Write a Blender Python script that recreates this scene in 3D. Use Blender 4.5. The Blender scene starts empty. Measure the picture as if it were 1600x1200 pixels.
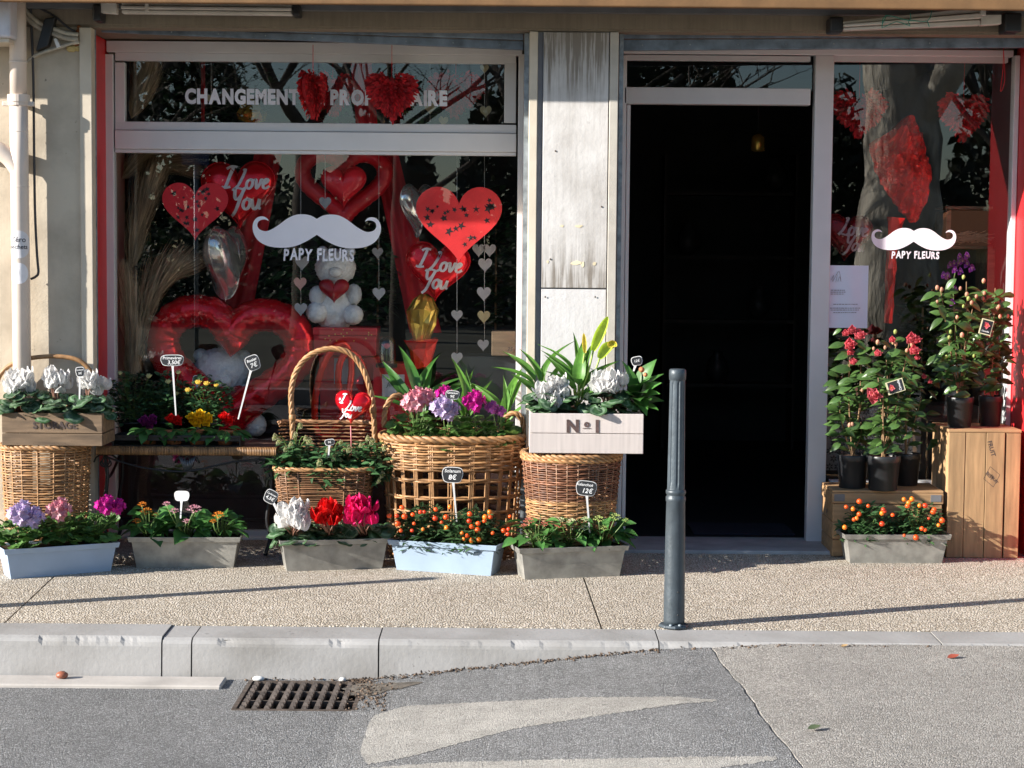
import bpy, bmesh, math, random
from mathutils import Vector, Matrix
C = bpy.context.scene.collection
S = bpy.context.scene
rad = math.radians
RN = random.Random(7)
# ---------------------------------------------------------------- camera, sky, sun, exposure
F_PX, CY, CZ = 2900.0, -8.9, 1.456
PITCH, ROLL = math.atan(.071), .0085
U0 = Vector((0, math.sin(PITCH), math.cos(PITCH))); FW = Vector((0, math.cos(PITCH), -math.sin(PITCH)))
cr, sr = math.cos(ROLL), math.sin(ROLL)
RT = Vector((cr, sr*U0.y, sr*U0.z)); UP = Vector((-sr, cr*U0.y, cr*U0.z))
cam = bpy.data.cameras.new('camera'); cam.lens = F_PX/1600*36; cam.sensor_width = 36; cam.clip_end = 500; cam.clip_start = .05
co = bpy.data.objects.new('camera', cam); C.objects.link(co)
M = Matrix((RT, UP, -FW)).transposed().to_4x4(); M.translation = (0, CY, CZ); co.matrix_world = M
S.camera = co
SUN_AZ, SUN_EL = 20.5, 20.5            # angle off the facade plane, elevation; the sun stands to the left and a little behind the viewer
L = Vector((math.cos(rad(SUN_AZ))*math.cos(rad(SUN_EL)), math.sin(rad(SUN_AZ))*math.cos(rad(SUN_EL)), -math.sin(rad(SUN_EL))))
sun = bpy.data.lights.new('sun', 'SUN'); sun.energy = 5.0; sun.angle = rad(.5); sun.color = (1, .945, .865)
so = bpy.data.objects.new('sun', sun); C.objects.link(so); so.rotation_euler = L.to_track_quat('-Z', 'Y').to_euler(); so.location = (-20, -10, 12)
W = bpy.data.worlds.new('World'); S.world = W; W.use_nodes = True
nt = W.node_tree; nt.nodes.clear()
sk = nt.nodes.new('ShaderNodeTexSky'); sk.sky_type = 'NISHITA'; sk.sun_disc = False
sk.sun_elevation = rad(SUN_EL); sk.sun_rotation = math.atan2(-L.x, -L.y); sk.altitude = 50; sk.air_density = 1.0; sk.dust_density = .15; sk.ozone_density = 2.5
bg = nt.nodes.new('ShaderNodeBackground'); bg.inputs[1].default_value = .085
wo = nt.nodes.new('ShaderNodeOutputWorld'); nt.links.new(sk.outputs[0], bg.inputs[0]); nt.links.new(bg.outputs[0], wo.inputs[0])
S.view_settings.view_transform = 'Standard'; S.view_settings.look = 'None'; S.view_settings.exposure = 1.2; S.view_settings.gamma = 1
S.view_settings.use_curve_mapping = False
S.render.engine = 'CYCLES'; S.cycles.use_denoising = True; S.cycles.transparent_max_bounces = 24; S.cycles.max_bounces = 8
S.cycles.caustics_reflective = False; S.cycles.caustics_refractive = False

# ---------------------------------------------------------------- helpers
def ray(px, py): return FW + RT*((px-800)/F_PX) + UP*((600-py)/F_PX)
def at(px, py, Y):
    d = ray(px, py); t = (Y-CY)/d.y; return Vector((d.x*t, Y, CZ+d.z*t))
PZ, PS = -.02, .02                      # pavement: z = PZ + PS*y
def pave(y): return PZ+PS*y
def G(px, py, z0=PZ, sl=PS):
    d = ray(px, py); t = (z0+sl*CY-CZ)/(d.z-sl*d.y); return Vector((d.x*t, CY+d.y*t, CZ+d.z*t))

class NT:
    def __init__(s, m): s.t = m.node_tree; s.n = s.t.nodes; s.l = s.t.links
    def new(s, k, **kw):
        n = s.n.new('ShaderNode'+k)
        for a, b in kw.items():
            if a.startswith('i_'):
                key = a[2:]; n.inputs[int(key) if key.isdigit() else key.replace('_', ' ')].default_value = b
            else: setattr(n, a, b)
        return n
    def link(s, a, b): s.l.new(a, b)
    def mix(s, fac, a, b, mode='MIX'):
        n = s.new('Mix', data_type='RGBA', blend_type=mode)
        for sock, v in ((n.inputs[0], fac), (n.inputs[6], a), (n.inputs[7], b)):
            if hasattr(v, 'links'): s.link(v, sock)
            else: sock.default_value = v if not isinstance(v, tuple) or len(v) == 4 else (*v, 1)
        return n.outputs[2]
    def ramp(s, src, stops):
        n = s.new('ValToRGB'); e = n.color_ramp.elements
        while len(e) < len(stops): e.new(.5)
        for q, (p, c) in zip(e, stops): q.position = p; q.color = (*c, 1) if len(c) == 3 else c
        s.link(src, n.inputs[0]); return n.outputs[0]
    def math(s, op, a, b=0.):
        n = s.new('Math', operation=op)
        for i, v in enumerate((a, b)):
            if hasattr(v, 'links'): s.link(v, n.inputs[i])
            else: n.inputs[i].default_value = v
        return n.outputs[0]
    def coord(s, scale=(1, 1, 1), rot=(0, 0, 0)):
        tc = s.new('TexCoord'); mp = s.new('Mapping'); mp.inputs['Scale'].default_value = scale; mp.inputs['Rotation'].default_value = rot
        s.link(tc.outputs['Object'], mp.inputs[0]); return mp.outputs[0]
    def noise(s, scale, detail=4, vec=None, rough=.55):
        n = s.new('TexNoise', i_Scale=scale, i_Detail=detail, i_Roughness=rough)
        s.link(vec if vec is not None else s.coord(), n.inputs['Vector']); return n.outputs[0]
MATS = {}
def mat(name, col, rough=.5, metal=0, var=.18, vscale=8, bump=0, bscale=60, rand=.12, trans=0, spec=.5, coat=0, stretch=(1, 1, 1), col2=None, sheen=0):
    if name in MATS: return MATS[name]
    m = bpy.data.materials.new(name); m.use_nodes = True; N = NT(m); b = N.n['Principled BSDF']
    b.inputs['Roughness'].default_value = rough; b.inputs['Metallic'].default_value = metal; b.inputs['Specular IOR Level'].default_value = spec
    if coat: b.inputs['Coat Weight'].default_value = coat; b.inputs['Coat Roughness'].default_value = .12
    vec = N.coord(stretch)
    dk = tuple(max(0, c*(1-var)) for c in col); lt = col2 or tuple(min(1, c*(1+var)) for c in col)
    nz = N.noise(vscale, 5, vec); f = N.ramp(nz, [(.3, (0, 0, 0)), (.7, (1, 1, 1))])
    c = N.mix(f, dk, lt)
    oi = N.new('ObjectInfo'); av = N.new('Attribute', attribute_name='var')
    r = N.math('ADD', N.math('MULTIPLY', N.math('SUBTRACT', oi.outputs['Random'], .5), 2*rand), N.math('MULTIPLY', av.outputs['Fac'], 1.))
    hs = N.new('HueSaturation'); N.link(c, hs.inputs['Color']); N.link(N.math('ADD', r, 1.), hs.inputs['Value'])
    N.link(hs.outputs[0], b.inputs['Base Color'])
    if bump:
        bn = N.new('Bump', i_Strength=bump, i_Distance=.004); N.link(N.noise(bscale, 4, vec), bn.inputs['Height']); N.link(bn.outputs[0], b.inputs['Normal'])
    if trans:
        tr = N.new('BsdfTranslucent'); N.link(hs.outputs[0], tr.inputs[0]); mx = N.new('MixShader', i_0=trans)
        N.link(b.outputs[0], mx.inputs[1]); N.link(tr.outputs[0], mx.inputs[2]); N.link(mx.outputs[0], N.n['Material Output'].inputs[0])
    MATS[name] = m; return m

class MB:
    """collects shapes, then links them as one mesh object"""
    def __init__(s): s.v = []; s.f = []; s.mi = []; s.var = []; s.cv = 0.
    def add(s, vs, fs, mi=0):
        o = len(s.v); s.v += [tuple(v) for v in vs]; s.var += [s.cv]*len(vs)
        s.f += [tuple(o+i for i in f) for f in fs]; s.mi += [mi]*len(fs); return s
    def box(s, x0, x1, y0, y1, z0, z1, mi=0):
        v = [(x, y, z) for z in (z0, z1) for y in (y0, y1) for x in (x0, x1)]
        return s.add(v, [(0, 2, 3, 1), (4, 5, 7, 6), (0, 1, 5, 4), (2, 6, 7, 3), (0, 4, 6, 2), (1, 3, 7, 5)], mi)
    def tube(s, pts, r, sides=6, closed=False, mi=0, caps=True):
        P = [Vector(p) for p in pts]; n = len(P)
        R = r if isinstance(r, (list, tuple)) else [r]*n
        vs = []; up = None
        for i, p in enumerate(P):
            t = (P[(i+1) % n]-P[i-1]) if closed else (P[min(i+1, n-1)]-P[max(i-1, 0)])
            t = t.normalized() if t.length > 1e-9 else Vector((0, 0, 1))
            if up is None: up = Vector((0, 0, 1)) if abs(t.z) < .9 else Vector((1, 0, 0))
            a = (up-t*up.dot(t)).normalized(); b = t.cross(a); up = a
            for k in range(sides):
                q = 2*math.pi*k/sides; vs.append(p+(a*math.cos(q)+b*math.sin(q))*R[i])
        fs = []
        for i in range(n if closed else n-1):
            j = (i+1) % n
            for k in range(sides): l = (k+1) % sides; fs.append((i*sides+k, i*sides+l, j*sides+l, j*sides+k))
        if caps and not closed: fs += [tuple(range(sides))[::-1], tuple((n-1)*sides+k for k in range(sides))]
        return s.add(vs, fs, mi)
    def lathe(s, prof, c=(0, 0, 0), n=24, mi=0, caps=True):
        vs = []; fs = []
        for r, z in prof:
            for k in range(n): q = 2*math.pi*k/n; vs.append((c[0]+r*math.cos(q), c[1]+r*math.sin(q), c[2]+z))
        for i in range(len(prof)-1):
            for k in range(n): l = (k+1) % n; fs.append((i*n+k, i*n+l, (i+1)*n+l, (i+1)*n+k))
        if caps: fs += [tuple(range(n))[::-1], tuple((len(prof)-1)*n+k for k in range(n))]
        return s.add(vs, fs, mi)
    def sphere(s, c, r, n=10, m=7, sc=(1, 1, 1), mi=0):
        pr = [(r*math.sin(math.pi*i/m), -r*math.cos(math.pi*i/m)) for i in range(m+1)]
        vs = []; fs = []
        for a, z in pr:
            for k in range(n): q = 2*math.pi*k/n; vs.append((c[0]+a*math.cos(q)*sc[0], c[1]+a*math.sin(q)*sc[1], c[2]+z*sc[2]))
        for i in range(m):
            for k in range(n): l = (k+1) % n; fs.append((i*n+k, i*n+l, (i+1)*n+l, (i+1)*n+k))
        return s.add(vs, fs, mi)
    def prism(s, outline, y0, y1, mi=0, m=None):
        """outline in x,z, extruded along y"""
        n = len(outline); vs = [Vector((x, y0, z)) for x, z in outline]+[Vector((x, y1, z)) for x, z in outline]
        if m: vs = [m @ v for v in vs]
        return s.add(vs, [tuple(range(n)), tuple(range(2*n-1, n-1, -1))]+[(i, i+n, (i+1) % n+n, (i+1) % n) for i in range(n)], mi)
    def surf(s, fn, nu, nv, mi=0, m=None):
        vs = [fn(i/nu, 2*j/nv-1) for i in range(nu+1) for j in range(nv+1)]
        if m: vs = [m @ Vector(v) for v in vs]
        w = nv+1; return s.add(vs, [(i*w+j, i*w+j+1, (i+1)*w+j+1, (i+1)*w+j) for i in range(nu) for j in range(nv)], mi)
    def mesh(s, name, mats, smooth=True, tri=False):
        me = bpy.data.meshes.new(name); me.from_pydata(s.v, [], s.f); 
        for m in (mats if isinstance(mats, (list, tuple)) else [mats]): me.materials.append(m)
        me.polygons.foreach_set('material_index', s.mi)
        me.polygons.foreach_set('use_smooth', [smooth]*len(s.f))
        if any(s.var):
            a = me.attributes.new('var', 'FLOAT', 'POINT'); a.data.foreach_set('value', s.var)
        me.update(); return me
    def build(s, name, mats, parent=None, smooth=True, bevel=0, **kw):
        o = bpy.data.objects.new(name, s.mesh(name, mats, smooth)); C.objects.link(o)
        if parent is not None: o.parent = parent; o.location = -PL(parent)
        if bevel: bv(o, bevel)
        elif smooth == 'auto': pass
        tag(o, **kw); return o
def bv(o, w, seg=2):
    md = o.modifiers.new('b', 'BEVEL'); md.width = w; md.segments = seg; md.limit_method = 'ANGLE'; md.angle_limit = rad(40)
    o.data.polygons.foreach_set('use_smooth', [False]*len(o.data.polygons))
def PL(p):
    v = Vector((0, 0, 0))
    while p is not None: v += Vector(p.location); p = p.parent
    return v
def tag(o, label=None, cat=None, group=None, kind=None):
    for k, v in (('label', label), ('category', cat), ('group', group), ('kind', kind)):
        if v: o[k] = v
    return o
def thing(name, label, cat, loc, group=None):
    o = bpy.data.objects.new(name, None); C.objects.link(o); o.location = loc; o.empty_display_size = .05
    return tag(o, label, cat, group)
def part(name, parent=None):                       # an Empty used as a part that carries sub-parts
    o = bpy.data.objects.new(name, None); C.objects.link(o); o.parent = parent; return o
def frame_rot(d, n, roll=0.):
    d = Vector(d).normalized(); n = Vector(n); x = d.cross(n)
    if x.length < 1e-4: x = d.cross(Vector((.3, .9, .1)))
    x.normalize(); z = x.cross(d); m = Matrix((x, d, z)).transposed()
    return m @ Matrix.Rotation(roll, 3, 'Y')
def put(mesh, name, parent, pos, rot=None, sc=1., **kw):
    o = bpy.data.objects.new(name, mesh); C.objects.link(o)
    m = (rot.to_4x4() if rot is not None else Matrix.Identity(4)) @ Matrix.Diagonal((*((sc,)*3 if not hasattr(sc, '__len__') else sc), 1))
    m.translation = Vector(pos)-(PL(parent) if parent is not None else Vector((0, 0, 0)))
    o.parent = parent; o.matrix_local = m; tag(o, **kw); return o
def pbox(mb, px0, px1, py0, py1, Y, dep, mi=0):
    a = at(px0, (py0+py1)/2, Y).x; b = at(px1, (py0+py1)/2, Y).x; c = at((px0+px1)/2, py1, Y).z; d = at((px0+px1)/2, py0, Y).z
    return mb.box(a, b, Y, Y+dep, c, d, mi)
def text_mesh(body, size, bold=0., shear=0., align='CENTER', space=1.):
    cu = bpy.data.curves.new('t', 'FONT'); cu.body = body; cu.size = size; cu.offset = bold*size; cu.shear = shear; cu.align_x = align; cu.align_y = 'CENTER'
    cu.space_character = space; cu.extrude = .0004; cu.resolution_u = 3
    o = bpy.data.objects.new('t', cu); me = bpy.data.meshes.new_from_object(o); bpy.data.objects.remove(o); bpy.data.curves.remove(cu); return me
UPRIGHT = Matrix.Rotation(math.pi/2, 3, 'X')       # x right, text up = z, faces -y
def smooth_pts(P, k=5, closed=False):
    P = [Vector(p) for p in P]; n = len(P); out = []
    for i in range(n if closed else n-1):
        g = (lambda j: P[j % n]) if closed else (lambda j: P[min(max(j, 0), n-1)])
        a, b, c, d = g(i-1), g(i), g(i+1), g(i+2)
        for q in range(k):
            t = q/k; out.append(.5*((2*b)+(c-a)*t+(2*a-5*b+4*c-d)*t*t+(3*b-a-3*c+d)*t**3))
    if not closed: out.append(P[-1])
    return out
def heart2(n=48, s=1.):
    out = []
    for i in range(n):
        t = 2*math.pi*i/n; out.append((s*16*math.sin(t)**3/32, s*(13*math.cos(t)-5*math.cos(2*t)-2*math.cos(3*t)-math.cos(4*t)+2.5)/32))
    return out
def petal_fn(Lg, Wd, curl=0., cup=0., p=.8, ruf=0., fold=0., tip=1.):
    def f(u, v):
        w = Wd*.5*max(0., math.sin(math.pi*min(1, max(0, u))**p))**tip
        return (v*w, u*Lg, curl*Lg*u*u+cup*Wd*v*v*math.sin(math.pi*min(u, .98))+fold*abs(v)*w+ruf*math.sin(7*v+9*u)*u)
    return f
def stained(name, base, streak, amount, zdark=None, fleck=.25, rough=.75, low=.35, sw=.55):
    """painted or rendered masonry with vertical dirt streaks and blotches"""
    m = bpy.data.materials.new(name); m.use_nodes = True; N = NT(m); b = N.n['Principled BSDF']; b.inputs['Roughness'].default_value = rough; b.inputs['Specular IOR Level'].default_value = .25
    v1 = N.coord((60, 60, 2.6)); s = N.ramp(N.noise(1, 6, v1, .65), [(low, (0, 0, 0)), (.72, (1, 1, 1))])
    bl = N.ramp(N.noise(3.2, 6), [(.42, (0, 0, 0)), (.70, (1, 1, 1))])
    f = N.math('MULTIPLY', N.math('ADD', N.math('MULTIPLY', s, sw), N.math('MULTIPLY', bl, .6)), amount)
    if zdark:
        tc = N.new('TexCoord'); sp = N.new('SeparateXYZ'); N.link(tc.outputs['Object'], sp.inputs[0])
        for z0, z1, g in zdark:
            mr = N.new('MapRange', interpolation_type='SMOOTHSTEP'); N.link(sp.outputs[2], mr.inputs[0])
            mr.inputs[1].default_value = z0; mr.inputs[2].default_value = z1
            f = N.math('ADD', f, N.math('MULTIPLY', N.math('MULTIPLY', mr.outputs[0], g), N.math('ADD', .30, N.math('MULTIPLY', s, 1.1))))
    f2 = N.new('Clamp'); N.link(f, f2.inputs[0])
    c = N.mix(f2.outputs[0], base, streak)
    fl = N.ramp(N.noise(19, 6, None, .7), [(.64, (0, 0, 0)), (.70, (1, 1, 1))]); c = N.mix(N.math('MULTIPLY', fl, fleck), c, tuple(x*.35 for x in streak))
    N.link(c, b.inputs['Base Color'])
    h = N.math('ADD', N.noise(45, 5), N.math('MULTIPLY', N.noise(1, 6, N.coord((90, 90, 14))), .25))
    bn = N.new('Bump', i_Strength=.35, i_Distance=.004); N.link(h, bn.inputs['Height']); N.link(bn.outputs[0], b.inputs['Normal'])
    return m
# ---------------------------------------------------------------- materials of the setting
def ground_mat(name, stone_a, stone_b, mortar, scale, bump, big=.12, rough=.85, mw=.32, spots=0):
    m = bpy.data.materials.new(name); m.use_nodes = True; N = NT(m); b = N.n['Principled BSDF']; b.inputs['Roughness'].default_value = rough
    b.inputs['Specular IOR Level'].default_value = .25
    vec = N.coord(); vo = N.new('TexVoronoi', i_Scale=scale, feature='F1'); N.link(vec, vo.inputs['Vector'])
    ve = N.new('TexVoronoi', i_Scale=scale, feature='DISTANCE_TO_EDGE'); N.link(vec, ve.inputs['Vector'])
    sep = N.new('SeparateColor'); N.link(vo.outputs['Color'], sep.inputs[0])
    st = N.mix(sep.outputs[0], stone_a, stone_b)
    edge = N.ramp(ve.outputs['Distance'], [(0, (0, 0, 0)), (mw, (1, 1, 1))])
    c = N.mix(edge, mortar, st)
    n1 = N.ramp(N.noise(1.3, 5), [(.3, (1-big,)*3), (.7, (1+big*.3,)*3)]); c = N.mix(1., c, n1, 'MULTIPLY')
    n2 = N.ramp(N.noise(9, 4), [(.35, (1-big*.8,)*3), (.65, (1, 1, 1))]); c = N.mix(1., c, n2, 'MULTIPLY')
    if spots:
        n3 = N.ramp(N.noise(4, 3, N.coord((1, 3, 1)), .7), [(.68, (0, 0, 0)), (.76, (1, 1, 1))]); c = N.mix(N.math('MULTIPLY', n3, spots), c, (.12, .105, .09))
    N.link(c, b.inputs['Base Color'])
    h = N.math('ADD', N.math('MULTIPLY', edge, .8), N.math('MULTIPLY', sep.outputs[1], .5))
    bn = N.new('Bump', i_Strength=bump, i_Distance=.005); N.link(h, bn.inputs['Height']); N.link(bn.outputs[0], b.inputs['Normal'])
    return m
PAVE = ground_mat('exposed_aggregate', (.66, .575, .46), (.90, .82, .71), (.25, .20, .145), 80, .9, .13, mw=.24, spots=.22)
ROAD = ground_mat('asphalt_grey', (.285, .283, .28), (.54, .537, .532), (.135, .133, .13), 125, .9, .16, spots=.45, mw=.25)
TABLE = ground_mat('asphalt_beige', (.42, .39, .35), (.72, .675, .62), (.21, .195, .175), 120, .85, .14, spots=.65, mw=.24)
KERB = mat('kerb_concrete', (.33, .325, .315), .85, var=.3, vscale=11, bump=.25, bscale=90, rand=.05, spec=.2)
GUTTER = mat('gutter_concrete', (.50, .46, .42), .85, var=.15, vscale=5, bump=.2, spec=.2)
PAINT = ground_mat('worn_road_paint', (.50, .47, .425), (.64, .605, .55), (.29, .275, .25), 125, .7, .2, spots=.8, mw=.20)
DIRT = mat('gutter_dirt', (.12, .09, .065), .95, var=.6, vscale=40, bump=1, bscale=120, spec=.1)
IRON = mat('cast_iron', (.15, .12, .10), .55, .6, var=.4, vscale=30, bump=.4)
PLASTER = stained('old_plaster', (.58, .50, .39), (.22, .18, .135), .95, fleck=.7, sw=.02)
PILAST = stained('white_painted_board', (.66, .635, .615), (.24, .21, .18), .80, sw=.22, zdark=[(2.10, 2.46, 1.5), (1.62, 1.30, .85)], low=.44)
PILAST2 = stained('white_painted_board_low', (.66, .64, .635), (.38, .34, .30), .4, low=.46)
BEAM = stained('beam_render', (.27, .225, .17), (.15, .12, .09), .7)
CREAM = mat('cream_trim_paint', (.62, .54, .43), .6, var=.12, vscale=6, bump=.1)
GREYTRIM = mat('grey_trim_paint', (.26, .27, .30), .6, var=.15, bump=.1)
GALV = mat('galvanised_steel', (.26, .30, .33), .5, .45, var=.35, vscale=25, bump=.1)
FRAME = mat('white_aluminium', (.67, .665, .68), .35, var=.03)
REDJ = mat('red_jamb_paint', (.66, .025, .03), .4, var=.1)
REDPEEL = mat('red_foil_leaf', (.75, .02, .02), .35, var=.2)
PIPE = mat('pipe_plastic', (.62, .53, .46), .45, var=.06)
BLACKP = mat('black_plastic', (.012, .012, .014), .42, var=.2, bump=.1)
CABLE = mat('dark_cable', (.05, .05, .055), .6)
WHITEP = mat('white_plastic', (.74, .73, .72), .4, var=.04)
AWN = mat('awning_canvas', (.19, .10, .04), .8, var=.2, bump=.2)
ALUW = mat('awning_arm_white', (.60, .57, .52), .45, var=.12)
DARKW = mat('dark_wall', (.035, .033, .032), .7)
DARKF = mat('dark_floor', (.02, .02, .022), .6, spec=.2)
GREENS = mat('green_string', (.05, .30, .24), .6)
def glass_mat():
    m = bpy.data.materials.new('window_glass'); m.use_nodes = True; N = NT(m); N.n.remove(N.n['Principled BSDF'])
    tr = N.new('BsdfTransparent'); tr.inputs[0].default_value = (.97, .98, .975, 1); gl = N.new('BsdfGlossy', i_Roughness=.0); fr = N.new('Fresnel', i_IOR=1.92); ge = N.new('NewGeometry'); fac_ = N.math('MULTIPLY', fr.outputs[0], N.math('SUBTRACT', 1., ge.outputs['Backfacing']))
    mx = N.new('MixShader'); N.link(fac_, mx.inputs[0]); N.link(tr.outputs[0], mx.inputs[1]); N.link(gl.outputs[0], mx.inputs[2])
    N.link(mx.outputs[0], N.n['Material Output'].inputs[0]); return m
GLASS = glass_mat()
# ---------------------------------------------------------------- pavement, kerb, road
YB = G(300, 976).y; YF = G(300, 996).y          # back and front edge of the kerb stones
XL, XR = -14., 14.
pv = bpy.data.objects.new('pavement', None); C.objects.link(pv); tag(pv, kind='structure')
MB().box(XL, XR, YB, .9, -.5, -.095).build('pavement_bed', DIRT, pv, False)
def slab(pts):
    mb = MB(); n = len(pts); vs = [(x, y, pave(y)) for x, y in pts]+[(x, y, -.09) for x, y in pts]
    mb.add(vs, [tuple(range(n))]+[(i, i+n, (i+1) % n+n, (i+1) % n) for i in range(n)]); return mb
j1 = (G(70, 905).x-.03, G(5, 975).x); j2 = (G(903, 895).x-.02, G(939, 977).x); g = .004
xs = [(XL, XL), j1, j2, (4.2, 4.3), (XR, XR)]
for (a, b), (c, d) in zip(xs[:-1], xs[1:]):
    o = slab([(b+g, YB+.002), (d-g, YB+.002), (c-g, .85), (a+g, .85)]).build('concrete_slab', PAVE, pv, False)
KERB2 = stained('weathered_kerb', (.37, .36, .35), (.16, .145, .125), .75, sw=.10, fleck=.5)
# kerb stones, each one a stone of its own
kx = [-14, -9, -5.2, -3.4]+[G(p, 985).x for p in (262, 308, 596, 1024, 1452)]+[3.6, 5.3, 8, 11, 14]
kb = bpy.data.objects.new('kerb', None); C.objects.link(kb); tag(kb, kind='structure')
rk = random.Random(3)
for a, b in zip(kx[:-1], kx[1:]):
    ch = 0.; mb = MB(); nn = max(2, int((b-a)/.016)); dz = rk.uniform(-.003, .003)
    pr = [(YB, -.34), (YB, pave(YB)-.002), (YF+.022, pave(YF)-.002), (YF+.004, pave(YF)-.010), (YF-.004, pave(YF)-.022), (YF-.0055, pave(YF)-.036), (YF-.022, -.34)]
    vs = []; fs = []; w = len(pr)
    for i in range(nn+1):
        x = a+.003+(b-a-.006)*i/nn; ch = .7*ch+rk.random()**16*.006 if i else 0.
        for k, (y, z) in enumerate(pr): vs.append((x, y+(ch if k in (3, 4) else 0), z+dz*(k in (1, 2, 3, 4))-(ch*.9 if k in (3,) else 0)))
    for i in range(nn): fs += [(i*w+k, i*w+k+1, (i+1)*w+k+1, (i+1)*w+k) for k in range(w-1)]
    fs += [tuple(range(w))[::-1], tuple(nn*w+k for k in range(w))]
    mb.add(vs, fs).build('kerb_stone', KERB2, kb, False)
MB().box(-14, 14, YF+.014, YB-.004, -.34, pave(YF)-.012).build('joint_mortar', mat('joint_grey', (.16, .15, .135), .95, var=.4, vscale=30), kb, False)
ZK = pave(YF)
x596, x1030, x1110 = G(596, 1000).x, G(1030, 1000).x, G(1110, 1010).x
def zr(x):
    def ss(a, b, v): t = min(1, max(0, (v-a)/(b-a))); return t
    return ZK-.162+ss(x596-.1, x1030, x)*.132+ss(x1030, x1110+.25, x)*.020
sA, sB = G(1110, 1012, -.075, 0), G(1250, 1200, -.075, 0)      # seam between ramp and raised table
def seam(y): return sA.x+(sB.x-sA.x)*(y-sA.y)/(sB.y-sA.y)+.005*math.sin(y*7)+.003*math.sin(y*23)+.002*math.sin(y*61)
gz = ZK-.162
g0 = G(361, 1110, gz, 0); g1 = G(556, 1110, gz, 0); g2 = G(380, 1064, gz, 0)
GX0, GX1, GY0, GY1 = g0.x, g1.x, g0.y, min(g2.y, YF-.03)
mb = MB(); xcol = sorted([-14, -8, -4, -3, -2.5, -2, -1.5, GX0, GX1, -.9, -.8]+[x596-.1+i*.08 for i in range(20)])
yrow = [YF+.05, YF-.01, GY1, GY0, -2.4, -2.7, -3, -3.4, -4, -5, -7, -10.5]
xcol = [x for x in xcol if x < .74]
for y0, y1 in zip(yrow[:-1], yrow[1:]):
    cols = xcol+[seam(y0)]
    for i in range(len(xcol)):
        a0 = xcol[i]; a1 = xcol[i]; b0 = xcol[i+1] if i+1 < len(xcol) else seam(y0); b1 = xcol[i+1] if i+1 < len(xcol) else seam(y1)
        if abs(y0-GY1) < 1e-6 and a0 >= GX0-1e-6 and b0 <= GX1+1e-6: continue
        sub = 1 if i+1 < len(xcol) else 6
        for q in range(sub):
            ya, yb = y0+(y1-y0)*q/sub, y0+(y1-y0)*(q+1)/sub
            ba, bb = (b0, b1) if i+1 < len(xcol) else (seam(ya), seam(yb))
            mb.add([(a0, ya, zr(a0)), (a0, yb, zr(a0)), (bb, yb, zr(bb)), (ba, ya, zr(ba))], [(0, 1, 2, 3)])
o = mb.build('road', ROAD, None, False, kind='structure')
mb = MB(); N_ = 60
for q in range(N_):
    ya, yb = YF+.03+(-10.5-YF)*(q/N_)**1.7, YF+.03+(-10.5-YF)*((q+1)/N_)**1.7
    xa, xb = seam(ya)+.009, seam(yb)+.009
    mb.add([(xa, ya, zr(xa)-.001), (xb, yb, zr(xb)-.001), (xb+.25, yb, ZK-.008), (xa+.25, ya, ZK-.008), (14, ya, ZK-.010), (14, yb, ZK-.010), (xa-.02, ya, zr(xa)-.02), (xb-.02, yb, zr(xb)-.02)],
           [(0, 1, 2, 3), (3, 2, 5, 4), (0, 6, 7, 1)])
mb.build('raised_road_table', TABLE, None, False, kind='structure')
def paint(top, bot, n=170, seed=1):
    """a worn marking between two x-sorted pixel polylines, draped on the road"""
    rr = random.Random(seed)
    def onroad(p):
        z = -.12
        for _ in range(6): v = G(p[0], p[1], z, 0); z = zr(v.x)
        return v
    T = [onroad(p) for p in top]; B = [onroad(p) for p in bot]
    def ev(P, x):
        for a, b in zip(P[:-1], P[1:]):
            if x <= b.x: return a.y+(b.y-a.y)*(x-a.x)/max(1e-6, b.x-a.x)
        return P[-1].y
    x0, x1 = max(T[0].x, B[0].x), min(T[-1].x, B[-1].x); vs = []; fs = []
    for i in range(n+1):
        x = x0+(x1-x0)*i/n; yt, yb = ev(T, x)+rr.uniform(-.009, .007), ev(B, x)+rr.uniform(-.007, .009)
        for k in range(4): y = yt+(yb-yt)*k/3; vs.append((x, y, zr(x)+.0014))
    for i in range(n): fs += [(i*4+k, i*4+k+1, i*4+5+k, i*4+4+k) for k in range(3)]
    return MB().add(vs, fs)
paint([(562, 1150), (585, 1118), (630, 1104), (760, 1097), (900, 1090), (1060, 1089), (1120, 1094)], [(562, 1176), (575, 1195), (640, 1183), (800, 1140), (980, 1112), (1120, 1096)]).build('road_marking', PAINT, None, False, kind='structure')
paint([(545, 1203), (700, 1191), (900, 1187), (1100, 1183), (1215, 1182)], [(545, 1290), (800, 1250), (1000, 1225), (1215, 1188)], seed=4).build('road_marking', PAINT, None, False, kind='structure')
# the rest of the street, seen only in the shop windows
MB().box(-60, 60, -70, -10.49, -.6, -.16).build('ground', mat('park_ground', (.10, .10, .07), .95, var=.3, vscale=.6), None, False, kind='structure')
MB().box(-60, -13.9, -10.6, .8, -.7, -.23).box(13.9, 60, -10.6, .8, -.7, -.12).build('side_ground', mat('far_asphalt', (.2, .2, .2), .9), None, False, kind='structure')
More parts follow.
